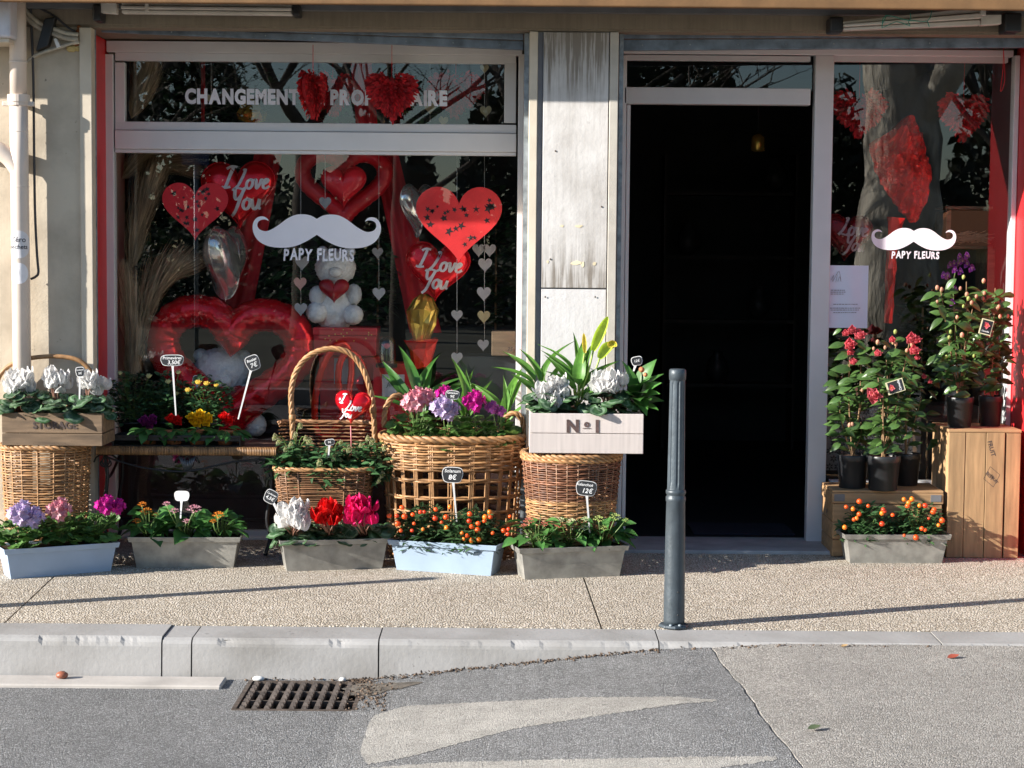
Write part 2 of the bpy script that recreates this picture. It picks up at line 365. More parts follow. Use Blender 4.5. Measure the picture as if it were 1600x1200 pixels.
# gutter strip and drain grate
gs = G(352, 1068, gz, 0)
mb = MB(); xs_ = [-9, -6.6, -4.2, gs.x]
for a, b in zip(xs_[:-1], xs_[1:]): MB().box(a+.003, b-.003, G(200, 1076, gz, 0).y, YF-.026, gz-.1, gz+.014).build('gutter_slab', GUTTER, kb, False, bevel=.006)
pit = MB(); d = .28
pit.add([(GX0, GY0, gz), (GX1, GY0, gz), (GX1, GY1, gz), (GX0, GY1, gz), (GX0, GY0, gz-d), (GX1, GY0, gz-d), (GX1, GY1, gz-d), (GX0, GY1, gz-d)], [(0, 4, 5, 1), (1, 5, 6, 2), (2, 6, 7, 3), (3, 7, 4, 0), (4, 7, 6, 5)])
gr = thing('drain_grate', 'rusty cast iron drain grate with toothed bars against the kerb', 'drain grate', ((GX0+GX1)/2, (GY0+GY1)/2, gz))
pit.build('pit', DIRT, gr, False)
fr = MB(); t = .016
fr.box(GX0, GX1, GY0, GY0+t, gz-.03, gz+.003).box(GX0, GX0+t, GY0+t, GY1, gz-.03, gz+.004).box(GX1-t, GX1, GY0+t, GY1, gz-.03, gz+.003).box(GX0+t, GX1-t, GY1-t*.6, GY1, gz-.03, gz+.003)
fr.build('grate_frame', IRON, gr, False)
for k in range(9):
    x = GX0+.034+(GX1-GX0-.09)*k/8; mb = MB().box(x-.011, x+.011, GY0+t, GY1-.011, gz-.028, gz-.002)
    n = 8
    for q in range(n):
        y = GY0+t+(GY1-GY0-.03)*(q+.5)/n; mb.add([(x-.011, y-.011, gz-.002), (x+.011, y-.011, gz-.002), (x+.011, y+.011, gz-.002), (x-.011, y+.011, gz-.002), (x-.006, y-.004, gz+.009), (x+.006, y-.004, gz+.009)], [(0, 1, 5, 4), (1, 2, 5), (2, 3, 4, 5), (3, 0, 4)])
    mb.build('grate_bar', IRON, gr, False)
for f in (.36, .68):
    y = GY0+(GY1-GY0)*f; MB().box(GX0+t, GX1-t, y-.007, y+.007, gz-.024, gz-.004).build('cross_bar', IRON, gr, False)
# ---------------------------------------------------------------- the facade
Y0, YW = 0., .48                                     # wall face, window plane
fac = thing('shop_building', 'old shop front with stained white pilaster between two red-jambed openings', 'building', (0, .3, 0))
def X(px, Y, py=450): return at(px, py, Y).x
def Zp(py, Y, px=800): return at(px, py, Y).z
ZT = Zp(46, 0, 500)                                  # underside of the beam
xa, xb = X(147, 0), X(828, 0); xc, xd = X(958, 0), X(1584.5, YW)+.002
MB().box(-9, X(128, 0), 0, 1.0, -.3, ZT).build('wall', PLASTER, fac, False)
MB().box(-9, 9, 0, 1.0, ZT+.001, 6.5).build('upper_wall', BEAM, fac, False)
MB().box(-9, 9, -.02, -.001, Zp(42, 0, 500), Zp(-60, 0, 500)).build('lintel_beam', BEAM, fac, False)
MB().box(X(128, 0)+.001, X(147, 0), -.02, .055, -.02, ZT-.002).build('edge_trim', CREAM, fac, False, bevel=.003)
MB().box(xd+.05, 9, 0, 1.0, -.3, ZT).build('wall', PLASTER, fac, False)
# pilaster
MB().box(X(845, 0), X(948, 0), .012, 1.0, -.05, ZT-.001).build('pilaster_core', GREYTRIM, fac, False)
za = Zp(451, 0, 890)
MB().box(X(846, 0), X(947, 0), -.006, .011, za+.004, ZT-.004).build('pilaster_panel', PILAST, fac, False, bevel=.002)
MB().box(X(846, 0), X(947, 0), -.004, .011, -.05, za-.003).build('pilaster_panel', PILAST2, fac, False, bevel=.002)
MB().box(X(824, 0), X(837, 0), -.012, .46, -.05, ZT-.002).build('edge_trim', CREAM, fac, False, bevel=.003)
MB().box(X(837.5, 0), X(844.5, 0), .02, .46, -.05, ZT-.002).build('edge_groove', GREYTRIM, fac, False)
MB().box(X(948.5, 0), X(962, 0), -.012, .46, -.05, ZT-.002).build('edge_trim', mat('grey_cream_trim', (.50, .46, .40), .6, var=.15, bump=.1), fac, False, bevel=.003)
for px, py in ((860, 405), (940, 323), (852, 464), (930, 464), (868, 236)):
    p = at(px, py, -.008); put(MB().lathe([(.0005, 0), (.0045, .0002), (.004, .0008), (.001, .001)], n=10).mesh('screw', [IRON]), 'screw', fac, p, Matrix.Rotation(math.pi/2, 3, 'X'))
PUT = mat('filler_spot', (.78, .66, .45), .8, var=.15)
for px, py, w, h in ((878, 353, 5, 4), (905, 353, 12, 5), (856, 409, 4, 7), (900, 411, 16, 8), (910, 412, 6, 10), (929, 412, 7, 5)):
    p = at(px, py, -.0072); rr = random.Random(px); pts = [(p.x+w*.0015*math.cos(q)*rr.uniform(.5, 1.3), p.z+h*.0015*math.sin(q)*rr.uniform(.5, 1.3)) for q in [i*.7 for i in range(9)]]
    MB().prism(pts, -.0075, -.0062).build('filler_spot', PUT, fac, False)
# galvanised guide rails of the roller shutters
for px0, px1 in ((147.6, 155), (816, 823.4), (962.6, 969)):
    mb = MB(); a, b = X(px0, .1), X(px1, .1); mb.box(a, b, .058, .072, -.02, ZT-.003).box(a, a+.003, .0725, .115, -.02, ZT-.003)
    mb.build('shutter_rail', GALV, fac, False)
# red painted jambs
MB().box(X(167, YW)-.006, X(167, YW), .057, .56, -.02, ZT-.004).build('jamb', REDJ, fac, False)
MB().box(xd, xd+.049, -.012, .553, -.05, ZT-.004).build('jamb', REDJ, fac, False); MB().box(xd, xd+.049, .556, 1.0, -.05, ZT-.004).build('inner_reveal', DARKW, fac, False)
MB().box(xb+.002, xb+.012, .47, .6, -.02, ZT-.004).build('jamb', REDJ, fac, False)
# roller shutters, wound up under the beam
SL = mat('shutter_slat_blue', (.16, .20, .25), .5, .35, var=.4, vscale=14, bump=.15)
def shutter(lab, p0, p1, ytl, ytr, ybl, ybr, Y):
    t = thing('roller_shutter', lab, 'roller shutter', at((p0+p1)/2, ytl+5, Y), 'roller shutters over the shop windows')
    a, b, c, d = at(p0, ytl, Y), at(p1, ytr, Y), at(p1, ybr, Y), at(p0, ybl, Y)
    for k, (f0, f1, pr) in enumerate(((0, .46, .01), (.5, 1., 0))):
        q = [a.lerp(d, f0), b.lerp(c, f0), b.lerp(c, f1), a.lerp(d, f1)]; mb = MB()
        mb.add([(v.x, v.y-pr, v.z) for v in q]+[(v.x, v.y+.03-pr, v.z) for v in q], [(0, 3, 2, 1), (4, 5, 6, 7), (0, 1, 5, 4), (2, 3, 7, 6), (1, 2, 6, 5), (0, 4, 7, 3)])
        mb.build('slat', SL, t, False, bevel=.003)
    for k in range(9):
        v = a.lerp(b, (k+.5)/9).lerp(d.lerp(c, (k+.5)/9), .75); put(MB().sphere((0, 0, 0), .004, 6, 4).mesh('rivet', [GALV]), 'rivet', t, (v.x, v.y-.001, v.z))
    mb = MB(); e = .012
    mb.box(a.x, b.x, Y-.03, Y+.03, max(a.z, b.z)+.004, max(a.z, b.z)+.004+e).build('top_strip', CREAM, t, False); return t
shutter('wound-up galvanised roller shutter sagging above the wide left window', 158, 818, 33, 50, 50, 78, .12)
shutter('wound-up galvanised roller shutter hanging level above the open doorway', 966, 1640, 45, 42, 79, 74, .12)
# window frames
def bars(name, parent, rects, Y=YW, dep=.07, m=FRAME):
    for r in rects: pbox(MB(), *r, Y, dep).build(name, m, parent, False, bevel=.003)
def window(rects_out, rects_in, panes):
    w = part('window', fac); bars('frame_bar', w, rects_out)
    bars('sash_bar', w, rects_in, YW+.012, .05)
    for r in panes: pbox(MB(), *r, YW+.03, .006).build('pane', GLASS, w, False)
window([(166, 816, 66, 84), (166, 179, 84.3, 852), (807, 816, 84.3, 852), (179.4, 806.6, 206, 235), (179.4, 806.6, 838, 852)],
       [(179.6, 806.4, 84.5, 97), (179.6, 195, 97.3, 192), (788, 806.4, 97.3, 192), (179.6, 806.4, 192.3, 205.6), (179.6, 806.4, 235.4, 241), (179.6, 806.4, 830, 837.6)],
       [(190, 792, 95, 194), (179.2, 806.8, 239, 834)])
# frames of the doorway and the right window
window([(966, 1584, 76, 86), (966, 975, 86.3, 852), (1267, 1296, 86.3, 852), (1576, 1584, 86.3, 852), (975.4, 1266.6, 137, 163), (1296.4, 1575.6, 752, 852)],
       [(975.4, 1266.6, 86.5, 95), (1296.5, 1575.5, 86.5, 97), (975.4, 981, 163.4, 850)],
       [(970, 1269, 93, 140), (1294, 1578, 95, 754)])
MB().box(X(966, .4), X(1300, .4), .16, .60, -.3, .0).build('door_step', mat('step_stone', (.33, .33, .34), .7, bump=.2), fac, False, bevel=.006)
MB().box(X(1300, .4)+.002, xd-.003, .40, .60, -.3, .0).box(xa, X(966, .4)-.002, .44, .60, -.3, .0).build('sill', mat('sill_white', (.6, .6, .6), .6), fac, False, bevel=.004)
# inside of the shop
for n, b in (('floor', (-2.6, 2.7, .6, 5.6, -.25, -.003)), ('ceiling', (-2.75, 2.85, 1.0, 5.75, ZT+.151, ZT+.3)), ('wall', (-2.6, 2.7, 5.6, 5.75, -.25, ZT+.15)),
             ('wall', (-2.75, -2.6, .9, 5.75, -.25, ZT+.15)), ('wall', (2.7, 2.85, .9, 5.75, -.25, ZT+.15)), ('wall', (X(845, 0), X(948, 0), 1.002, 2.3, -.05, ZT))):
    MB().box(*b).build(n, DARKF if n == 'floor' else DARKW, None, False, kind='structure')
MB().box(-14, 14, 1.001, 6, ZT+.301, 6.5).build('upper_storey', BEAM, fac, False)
# awning, folded away under the ledge
aw = thing('folded_awning', 'rolled-up ochre awning running along the top of the shop front', 'awning', (0, -.2, Zp(5, -.3)))
ZA = at(800, 9, -.385).z
mb = MB(); mb.lathe([(.075, -7), (.075, 7)], n=20)
put(mb.mesh('fabric_roll', [AWN]), 'fabric_roll', aw, (0, -.28, ZA+.085), Matrix.Rotation(math.pi/2, 3, 'Y'))
MB().box(-7, 7, -.385, -.36, ZA, ZA+.09).build('front_rail', AWN, aw, False, bevel=.006)
MB().box(-7, 7, -.36, -.021, ZA+.17, ZA+.20).build('cover', mat('awning_cover', (.3, .28, .25), .6), aw, False)
MB().box(-7, 7, -.075, -.022, Zp(19, -.06), Zp(10, -.06)).build('wall_rail', mat('awning_rail_grey', (.16, .165, .175), .5, .3), aw, False)
def arm(p0, p1, y0l, y0r, y1l, y1r, Y, n):
    for k in range(n):
        mb = MB(); f0, f1 = k/n+.03, (k+1)/n-.03
        a, b, c, d = at(p0, y0l, Y), at(p1, y0r, Y), at(p1, y1r, Y), at(p0, y1l, Y)
        q = [a.lerp(d, f0), b.lerp(c, f0), b.lerp(c, f1), a.lerp(d, f1)]; e = .02*(k % 2)
        mb.add([(v.x, v.y-e, v.z) for v in q]+[(v.x, v.y+.05-e, v.z) for v in q], [(0, 3, 2, 1), (4, 5, 6, 7), (0, 1, 5, 4), (2, 3, 7, 6), (1, 2, 6, 5), (0, 4, 7, 3)]).build('folding_arm', ALUW, aw, False, bevel=.004)
arm(190, 456, 3, 6, 21, 24, -.14, 3); arm(157, 182, 0, 2, 20, 22, -.14, 1)
arm(1318, 1532, 33, 10, 48, 40, -.16, 3); arm(1533, 1565, 22, 22, 40, 38, -.15, 1)
for px0, px1, py0, py1 in ((456, 468, 6, 24), (144, 157, 6, 32), (1297, 1318, 26, 50), (1570, 1597, 20, 50)):
    pbox(MB(), px0, px1, py0, py1, -.15, .12).build('arm_joint', BLACKP, aw, False, bevel=.008)
for px0, px1, py0, py1 in ((1533, 1541, 0, 24), (226, 231, 0, 18)): pbox(MB(), px0, px1, py0, py1, -.19, .02).build('bracket', ALUW, aw, False, bevel=.003)
st = thing('green_string', 'thin green string tied round the folded awning arm', 'string', at(1400, 30, -.19))
for P in ([(1378, 44), (1384, 24), (1420, 32), (1422, 20)], [(1385, 25), (1378, 43), (1400, 34), (1422, 40), (1420, 32), (1449, 33), (1456, 16)], [(1449, 33), (1452, 42)]):
    MB().tube(smooth_pts([at(x, y, -.187) for x, y in P], 3), .0022, 5).build('cord', GREENS, st)
# ---------------------------------------------------------------- drainpipe and cables on the left pier
dp = thing('drainpipe', 'cream plastic drainpipe running down the left pier', 'drainpipe', at(36, 700, -.08))
YP = -.085; pt = at(27, 0, YP); pb = at(38, 840, YP); R_ = .0425
pipe_at = lambda py: pt.lerp(pb, py/840.)
zp_ = lambda py: Vector((at(27+11*py/840, py, YP).x, YP, at(27+11*py/840, py, YP).z))
MB().tube([zp_(-60), zp_(150)], R_*.93, 24).build('pipe', PIPE, dp)
MB().tube([zp_(150), zp_(258), zp_(880)], R_, 24).build('pipe', PIPE, dp)
MB().tube([zp_(148), zp_(160)], R_*1.22, 24).tube([zp_(96), zp_(99)], R_*1.02, 24).tube([zp_(205), zp_(206.5)], R_*1.03, 24).tube([zp_(291), zp_(293)], R_*1.03, 24).build('coupling', PIPE, dp, bevel=.002)
c = zp_(162); MB().tube([zp_(158), zp_(166)], R_*1.14, 24).box(c.x-.075, c.x+.075, YP-.012, YP+.012, c.z-.012, c.z+.010).box(c.x-.01, c.x+.01, YP, -.001, c.z-.01, c.z+.01).build('clamp', PIPE, dp, bevel=.004)
e0 = zp_(262); MB().tube(smooth_pts([(e0.x-.6, YP, e0.z+.20), (e0.x-.16, YP, e0.z+.10), (e0.x-.06, YP, e0.z+.055), (e0.x, YP, e0.z-.02)], 6), R_*.95, 18).build('elbow', PIPE, dp)
def pipe_sticker(lab, py, r, lines):
    t = thing('paper_sticker', lab, 'sticker', zp_(py)); c = zp_(py); RR = R_+.0012
    n = 14; mb = MB(); vs = [c+Vector((0, -RR, 0))]; fs = []
    wrap = lambda u, w, q=0: Vector((c.x+(RR+q)*math.sin(u/RR), c.y-(RR+q)*math.cos(u/RR), c.z+w))
    rings = 4; vs = []; 
    for i in range(rings+1):
        for k in range(28): a = 2*math.pi*k/28; vs.append(wrap(r*i/rings*math.cos(a), r*i/rings*math.sin(a)))
    fs = [(i*28+k, i*28+(k+1) % 28, (i+1)*28+(k+1) % 28, (i+1)*28+k) for i in range(rings) for k in range(28)]
    mb.add(vs, fs).build('paper', mat('sticker_paper', (.72, .70, .72), .5), t)
    for body, size, dz in lines:
        me = text_mesh(body, size, .01); 
        for v in me.vertices: v.co = wrap(v.co.x, v.co.y+dz, .0006+v.co.z*.3)
        me.materials.append(mat('ink', (.02, .02, .03), .6)); o = bpy.data.objects.new('lettering', me); C.objects.link(o); o.parent = t; o.location = -PL(t)
pipe_sticker('round white sticker with handwritten lettering on the drainpipe', 382, .066, [('Zéro', .036, .022), ('déchets', .030, -.012)])
pipe_sticker('blank round white sticker lower on the drainpipe', 427, .050, [])
mt = thing('meter_box', 'grey box fixed high at the very edge beside the drainpipe', 'box', at(0, 60, -.2))
pbox(MB(), -60, 16, -40, 58, -.24, .2).build('casing', mat('meter_grey', (.55, .55, .60), .5), mt, False, bevel=.012)
pbox(MB(), -60, 14, 59, 66, -.22, .2).build('base_lip', CREAM, mt, False, bevel=.004)
cb = thing('dark_cable', 'thin dark cable hanging straight down beside the drainpipe', 'cable', at(54, 400, -.03))
MB().tube(smooth_pts([at(x, y, -.03) for x, y in ((44, -20), (48, 20), (52, 120), (53.5, 260), (55, 340), (58, 400), (60, 425), (56, 432), (48, 436))], 4), .0062, 7).build('cable', CABLE, cb)
cd = thing('cable_bundle', 'grimy white conduits strapped with black tape at the top of the left pier', 'cable', at(80, 50, -.03))
CREAMC = mat('conduit_old_white', (.42, .38, .31), .6, var=.25, vscale=30)
for P, r in (([(24, -12), (40, 16), (62, 36), (84, 45), (104, 52), (122, 54)], .011), ([(20, 0), (32, 18), (56, 40), (82, 52), (106, 60), (122, 61)], .013)):
    MB().tube(smooth_pts([at(x, y, -.03) for x, y in P], 5), r, 9).build('conduit', CREAMC, cd)
MB().tube(smooth_pts([at(x, y, -.028) for x, y in ((38, 100), (44, 94), (56, 86), (72, 80), (95, 73), (110, 68), (124, 66))], 4), .0085, 8).build('conduit', CREAMC, cd)
P = [at(x, y, -.052) for x, y in ((70, 29), (87, 27), (75, 72), (56, 80))]; MB().prism([(p.x, p.z) for p in P], -.058, -.004).build('tape', BLACKP, cd, False, bevel=.004)
MB().tube(smooth_pts([at(x, y, -.022) for x, y in ((60, 12), (85, 25), (105, 42), (118, 50))], 4), .005, 6).build('black_wire', CABLE, cd)
P = [at(x, y, -.036) for x, y in ((84, 61), (88, 60), (95, 73), (89, 75))]; MB().prism([(p.x, p.z) for p in P], -.04, -.005).build('tie', WHITEP, cd, False)
mb = MB(); rr = random.Random(5)
for k in range(14): p = at(rr.uniform(118, 127), rr.uniform(42, 70), -.008); mb.sphere(p, rr.uniform(.008, .016), 7, 5, (1, .7, 1))
mb.build('rust_foam', mat('rust_foam', (.22, .07, .02), .9, var=.4), cd)
mb = MB()
for k in range(8): p = at(rr.uniform(108, 126), rr.uniform(72, 79), -.006); mb.sphere(p, rr.uniform(.010, .018), 7, 5, (1.2, .6, .8))
mb.build('filler_foam', mat('filler_foam', (.50, .38, .16), .9, var=.2), cd)
# ---------------------------------------------------------------- bollards along the kerb
BOL = mat('bollard_paint', (.056, .072, .086), .45, .15, var=.16, vscale=18, bump=.5, bscale=42)
def bollard(p, lab, H=1.045):
    t = thing('bollard', lab, 'bollard', p, 'bollards along the kerb')
    z = .012
    MB().lathe([(.062, 0), (.064, .004), (.060, .012), (.044, .014)], p, 8).build('base_plate', BOL, t, False, bevel=.002)
    hj = H*.535
    MB().lathe([(.043, z), (.043, .03), (.0405, hj*.6), (.038, hj-.05), (.0405, hj-.045), (.0405, hj-.030), (.0365, hj-.026), (.0365, hj-.020), (.0405, hj-.016), (.0405, hj-.004), (.036, hj)], p, 32).build('lower_post', BOL, t)
    mb = MB(); n = 48; vs = []; fs = []; zz = [hj-.002, hj+.03, hj+.05, H-.06, H-.045]
    for i, q in enumerate(zz):
        for k in range(n):
            a = 2*math.pi*k/n; fl = .0032*(1 if (k % 6) in (0, 1) else 0)*(1 if 0 < i < 4 else 0); r = .0352-.005*(q-hj)/(H-hj)-fl
            vs.append((p[0]+r*math.cos(a), p[1]+r*math.sin(a), p[2]+q))
    for i in range(len(zz)-1): fs += [(i*n+k, i*n+(k+1) % n, (i+1)*n+(k+1) % n, (i+1)*n+k) for k in range(n)]
    mb.add(vs, fs).build('fluted_post', BOL, t, False)
    MB().lathe([(.030, H-.046), (.0335, H-.043), (.0345, H-.02), (.0335, H-.004), (.028, H), (.0005, H+.0005)], p, 28, caps=False).build('cap', BOL, t)
    for dz in (.055, .148):
        put(MB().lathe([(.0005, 0), (.0035, 0), (.0033, .002)], n=8).mesh('bolt_hole', [BLACKP]), 'bolt_hole', t, (p[0]+.012, p[1]-.0425, p[2]+dz), Matrix.Rotation(math.pi/2, 3, 'X'))
    for a in (-1.2, -1.9): put(MB().lathe([(.007, 0), (.007, .006), (.002, .009)], n=6).mesh('bolt', [GALV]), 'bolt', t, (p[0]+.053*math.cos(a), p[1]+.053*math.sin(a), p[2]+.011))
pb_ = G(1053, 979)
bollard(pb_, 'dark blue-grey fluted street bollard standing in front of the dark doorway')
bollard(Vector((-2.92, -1.48, pave(-1.48))), 'dark bollard whose long shadow crosses the pavement before the planters')
# ================================================================ materials of the things
WICK = mat('wicker_honey', (.355, .19, .082), .5, var=.4, vscale=30, bump=.15, rand=.15)
WICKD = mat('wicker_brown', (.20, .085, .045), .5, var=.35, vscale=30, bump=.15)
WICKR = mat('wicker_red_brown', (.25, .125, .06), .5, var=.35, vscale=30, bump=.15)
WOOD = mat('crate_wood', (.36, .215, .105), .65, var=.3, vscale=1, stretch=(5, 40, 40), bump=.2, rand=.14)
WOODV = mat('crate_wood_upright', (.40, .245, .12), .65, var=.3, vscale=1, stretch=(40, 40, 4), bump=.2, rand=.14)
WOODG = mat('weathered_wood', (.17, .112, .066), .7, var=.4, vscale=1, stretch=(5, 40, 40), bump=.25, rand=.1)
WOODW = mat('limewashed_wood', (.58, .515, .485), .7, var=.1, vscale=1, stretch=(60, 30, 3), bump=.3, rand=.05)
INK = mat('stencil_ink', (.07, .05, .045), .8, var=.3, vscale=60)
ZINC = mat('zinc_sheet', (.34, .33, .30), .5, .5, var=.3, vscale=14, bump=.05, rand=.06)
PBLUE = mat('planter_blue', (.34, .43, .56), .5, var=.06, rand=.0)
PBLUE2 = mat('planter_pale_blue', (.30, .39, .50), .5, var=.08, rand=.0)
SOIL = mat('potting_soil', (.045, .030, .020), .95, var=.6, vscale=60, bump=1, bscale=150, spec=.1)
TERRA = mat('terracotta', (.45, .17, .07), .75, var=.15)
POT = mat('black_pot', (.018, .019, .021), .38, var=.1, rand=.05)
def leafm(n, c, rough=.4, trans=.22, rand=.28, spec=.5, c2=None): return mat(n, c, rough, var=.25, vscale=30, trans=trans, rand=rand, spec=spec, col2=c2)
LCAM = leafm('leaf_camellia', (.04, .105, .028), .33, .22, c2=(.10, .18, .045)); LCYC = None
LPEL = leafm('leaf_geranium', (.075, .19, .045), .5, .25, c2=(.13, .26, .06)); LKAL = leafm('leaf_kalanchoe', (.06, .165, .04), .35, .15)
LSOL = leafm('leaf_solanum', (.05, .115, .04), .45, .2); LROS = leafm('leaf_rose', (.045, .105, .042), .35, .15)
LCAL = leafm('leaf_calla', (.10, .24, .035), .4, .35); LSPA = leafm('leaf_spathe_plant', (.07, .20, .04), .38, .3)
LPRI = leafm('leaf_primrose', (.045, .14, .03), .5, .25); LHEL = leafm('leaf_hellebore', (.05, .12, .045), .4, .2); LDARK = leafm('leaf_dark', (.02, .055, .02), .35, .15)
STEM = mat('green_stem', (.12, .20, .05), .5); STEMR = mat('pink_stem', (.26, .13, .09), .5); BARKS = mat('woody_stem', (.26, .16, .08), .8, var=.3, bump=.4)
def flm(n, c, trans=.3, rough=.5, rand=.12, **k): return mat(n, c, rough, var=.12, vscale=40, trans=trans, rand=rand, spec=.25, **k)
FWH = flm('petal_white', (.86, .85, .84), .5); FRED = flm('petal_red', (.72, .012, .012)); FFUC = flm('petal_fuchsia', (.80, .015, .16)); FMAG = flm('petal_magenta', (.62, .02, .33))
FLIL = flm('petal_lilac', (.66, .52, .76)); FPNK = flm('petal_pink', (.82, .22, .32), col2=(.85, .55, .58)); FPUR = flm('petal_purple', (.50, .12, .46)); FYEL = flm('petal_yellow', (.90, .58, .02))
FCRM = flm('petal_cream', (.74, .74, .42)); FYEP = flm('petal_pale_yellow', (.85, .66, .16)); FORA = flm('petal_orange', (.80, .25, .03)); FSAL = flm('petal_salmon', (.80, .22, .16)); FCOR = flm('petal_coral', (.84, .12, .19), col2=(.88, .26, .27))
FGRN = flm('bud_green', (.44, .52, .16)); FHEL = flm('petal_hellebore', (.62, .62, .38)); FBUD = flm('bud_pinkish', (.66, .36, .24)); FORC = flm('petal_orchid', (.46, .12, .62)); FDPU = flm('petal_deep_purple', (.22, .02, .16))
BERRY = mat('orange_berry', (.78, .085, .010), .35, var=.15, vscale=10, rand=.15)
BOARD = mat('slate_board', (.018, .020, .024), .6); CHALK = mat('chalk_ink', (.80, .80, .80), .8)
def foil(n, c, rough=.16, bump=.35, bs=14, metal=.5): return mat(n, c, rough, metal, var=.08, bump=bump, bscale=bs, rand=.05)
FOILR = foil('foil_red', (.80, .012, .025)); FOILS = foil('foil_silver', (.75, .75, .76), .14, .5, 14, .75); FOILG = foil('foil_gold', (.80, .55, .12), .2, .8, 14, .7); FOILC = foil('foil_crumpled_red', (.90, .03, .015), .2, 1., 22, .35)
FEATH = mat('feather_red', (.50, .008, .015), .7, var=.35, vscale=30, rand=.2, trans=.15, sheen=1)
REDC = mat('red_card', (.78, .02, .035), .6, var=.06); DECAL = mat('white_vinyl', (.80, .79, .85), .5, var=.02)
ROSEF = mat('white_foam_roses', (.85, .85, .87), .8, var=.1, vscale=60, bump=1., bscale=80)
def cyc_leaf_mat():
    m = bpy.data.materials.new('leaf_cyclamen'); m.use_nodes = True; N = NT(m); b = N.n['Principled BSDF']; b.inputs['Roughness'].default_value = .45
    a = N.new('Attribute', attribute_name='edge'); nz = N.noise(60, 3); s = N.math('ADD', a.outputs['Fac'], N.math('MULTIPLY', N.math('SUBTRACT', nz, .5), .25))
    c = N.ramp(s, [(0, (.035, .085, .035)), (.52, (.035, .085, .035)), (.62, (.13, .20, .12)), (.76, (.13, .20, .12)), (.84, (.035, .085, .03)), (1, (.05, .11, .04))])
    oi = N.new('ObjectInfo'); hs = N.new('HueSaturation'); N.link(c, hs.inputs['Color']); N.link(N.math('ADD', N.math('MULTIPLY', oi.outputs['Random'], .5), .7), hs.inputs['Value'])
    N.link(hs.outputs[0], b.inputs['Base Color']); return m
LCYC = cyc_leaf_mat()
# ---------------------------------------------------------------- leaf and flower meshes
def leafmesh(name, mats, L_, W_, curl=-.15, cup=0., p=.8, fold=.15, nu=6, nv=4, ruf=0., tip=1.):
    return MB().surf(petal_fn(L_, W_, curl, cup, p, ruf, fold, tip), nu, nv).mesh(name, mats)
ML_CAM = leafmesh('leaf', [LCAM], .072, .034, -.32, 0, .82, .28, 7, 4)
ML_CAL = leafmesh('leaf', [LCAL], .20, .064, -.8, 0, .72, .5, 10, 4, .003); ML_SPA = leafmesh('leaf', [LSPA], .15, .044, -.9, 0, .75, .4, 9, 4, .002)
ML_KAL = leafmesh('leaf', [LKAL], .080, .062, -.25, .10, .70, .12, 6, 4, .002); ML_PRI = leafmesh('leaf', [LPRI], .085, .046, -.35, 0, 1.2, .25, 8, 4, .003)
ML_IVY = leafmesh('leaf', [LSPA], .085, .06, -.3, 0, .6, .2, 7, 4)
def roundleaf(name, m, r, lob=0, cup=.25, edge=False, n=18, ruf=.06):
    vs = [(0, 0, 0)]; ed = [0.]; fs = []; rings = (.45, .8, 1.)
    for q in rings:
        for k in range(n):
            a = 2*math.pi*k/n; rr = r*q*(1+lob*math.cos(6*a))*(1-.62*math.exp(-((a-math.pi*1.5)/.38)**2))
            vs.append((rr*math.cos(a), rr*math.sin(a)+r*.55, r*(cup*q*q+ruf*q*math.sin(5*a+1)))); ed.append(q)
    vs = [(x, y if i else r*.35, z) for i, (x, y, z) in enumerate(vs)]
    for k in range(n): fs.append((0, 1+k, 1+(k+1) % n))
    for i in range(len(rings)-1):
        for k in range(n): fs.append((1+i*n+k, 1+(i+1)*n+k, 1+(i+1)*n+(k+1) % n, 1+i*n+(k+1) % n))
    me = MB().add(vs, fs).mesh(name, [m])
    if edge: a = me.attributes.new('edge', 'FLOAT', 'POINT'); a.data.foreach_set('value', ed)
    return me
ML_CYC = [roundleaf('leaf', LCYC, .036, 0, -.25, True), roundleaf('leaf', LCYC, .030, 0, .2, True)]
ML_PEL = [roundleaf('leaf', LPEL, .030, .10, .22, ruf=.10), roundleaf('leaf', LPEL, .026, .10, -.2, ruf=.1)]
def cyc_bloom(m):
    mb = MB(); r = random.Random(11)
    for k in range(5):
        a = k*2*math.pi/5+r.uniform(-.3, .3); t = r.uniform(.15, .8)
        d = Vector((math.cos(a)*math.sin(t), math.sin(a)*math.sin(t), math.cos(t))); R3 = frame_rot(d, Vector((math.cos(a), math.sin(a), -.2)), r.uniform(-.5, .5)).to_4x4()
        R3.translation = (math.cos(a)*.006, math.sin(a)*.006, 0)
        mb.surf(petal_fn(r.uniform(.050, .066), r.uniform(.038, .050), r.uniform(-.4, .1), .22, .72, .003, 0, .5), 7, 6, 0, R3)
    return mb.mesh('bloom', [m])
def pel_head(m, r0=.042, n=22):
    mb = MB(); r = random.Random(5)
    for k in range(n):
        z = 1-1.25*(k+.5)/n; a = k*2.39996; s = math.sqrt(max(0, 1-z*z)); nrm = Vector((s*math.cos(a), s*math.sin(a), z)); c = nrm*r0*r.uniform(.5, .95)
        mb.cv = r.uniform(-.18, .15); ph = r.uniform(0, 6)
        for q in range(5):
            b = ph+q*2*math.pi/5; tx = nrm.orthogonal().normalized(); ty = nrm.cross(tx); d = tx*math.cos(b)+ty*math.sin(b)+nrm*.35
            R3 = frame_rot(d, nrm).to_4x4(); R3.translation = c
            mb.surf(petal_fn(r0*.60, r0*.52, .1, .2, .6, .004), 3, 2, 0, R3)
    return mb.mesh('flower_head', [m])
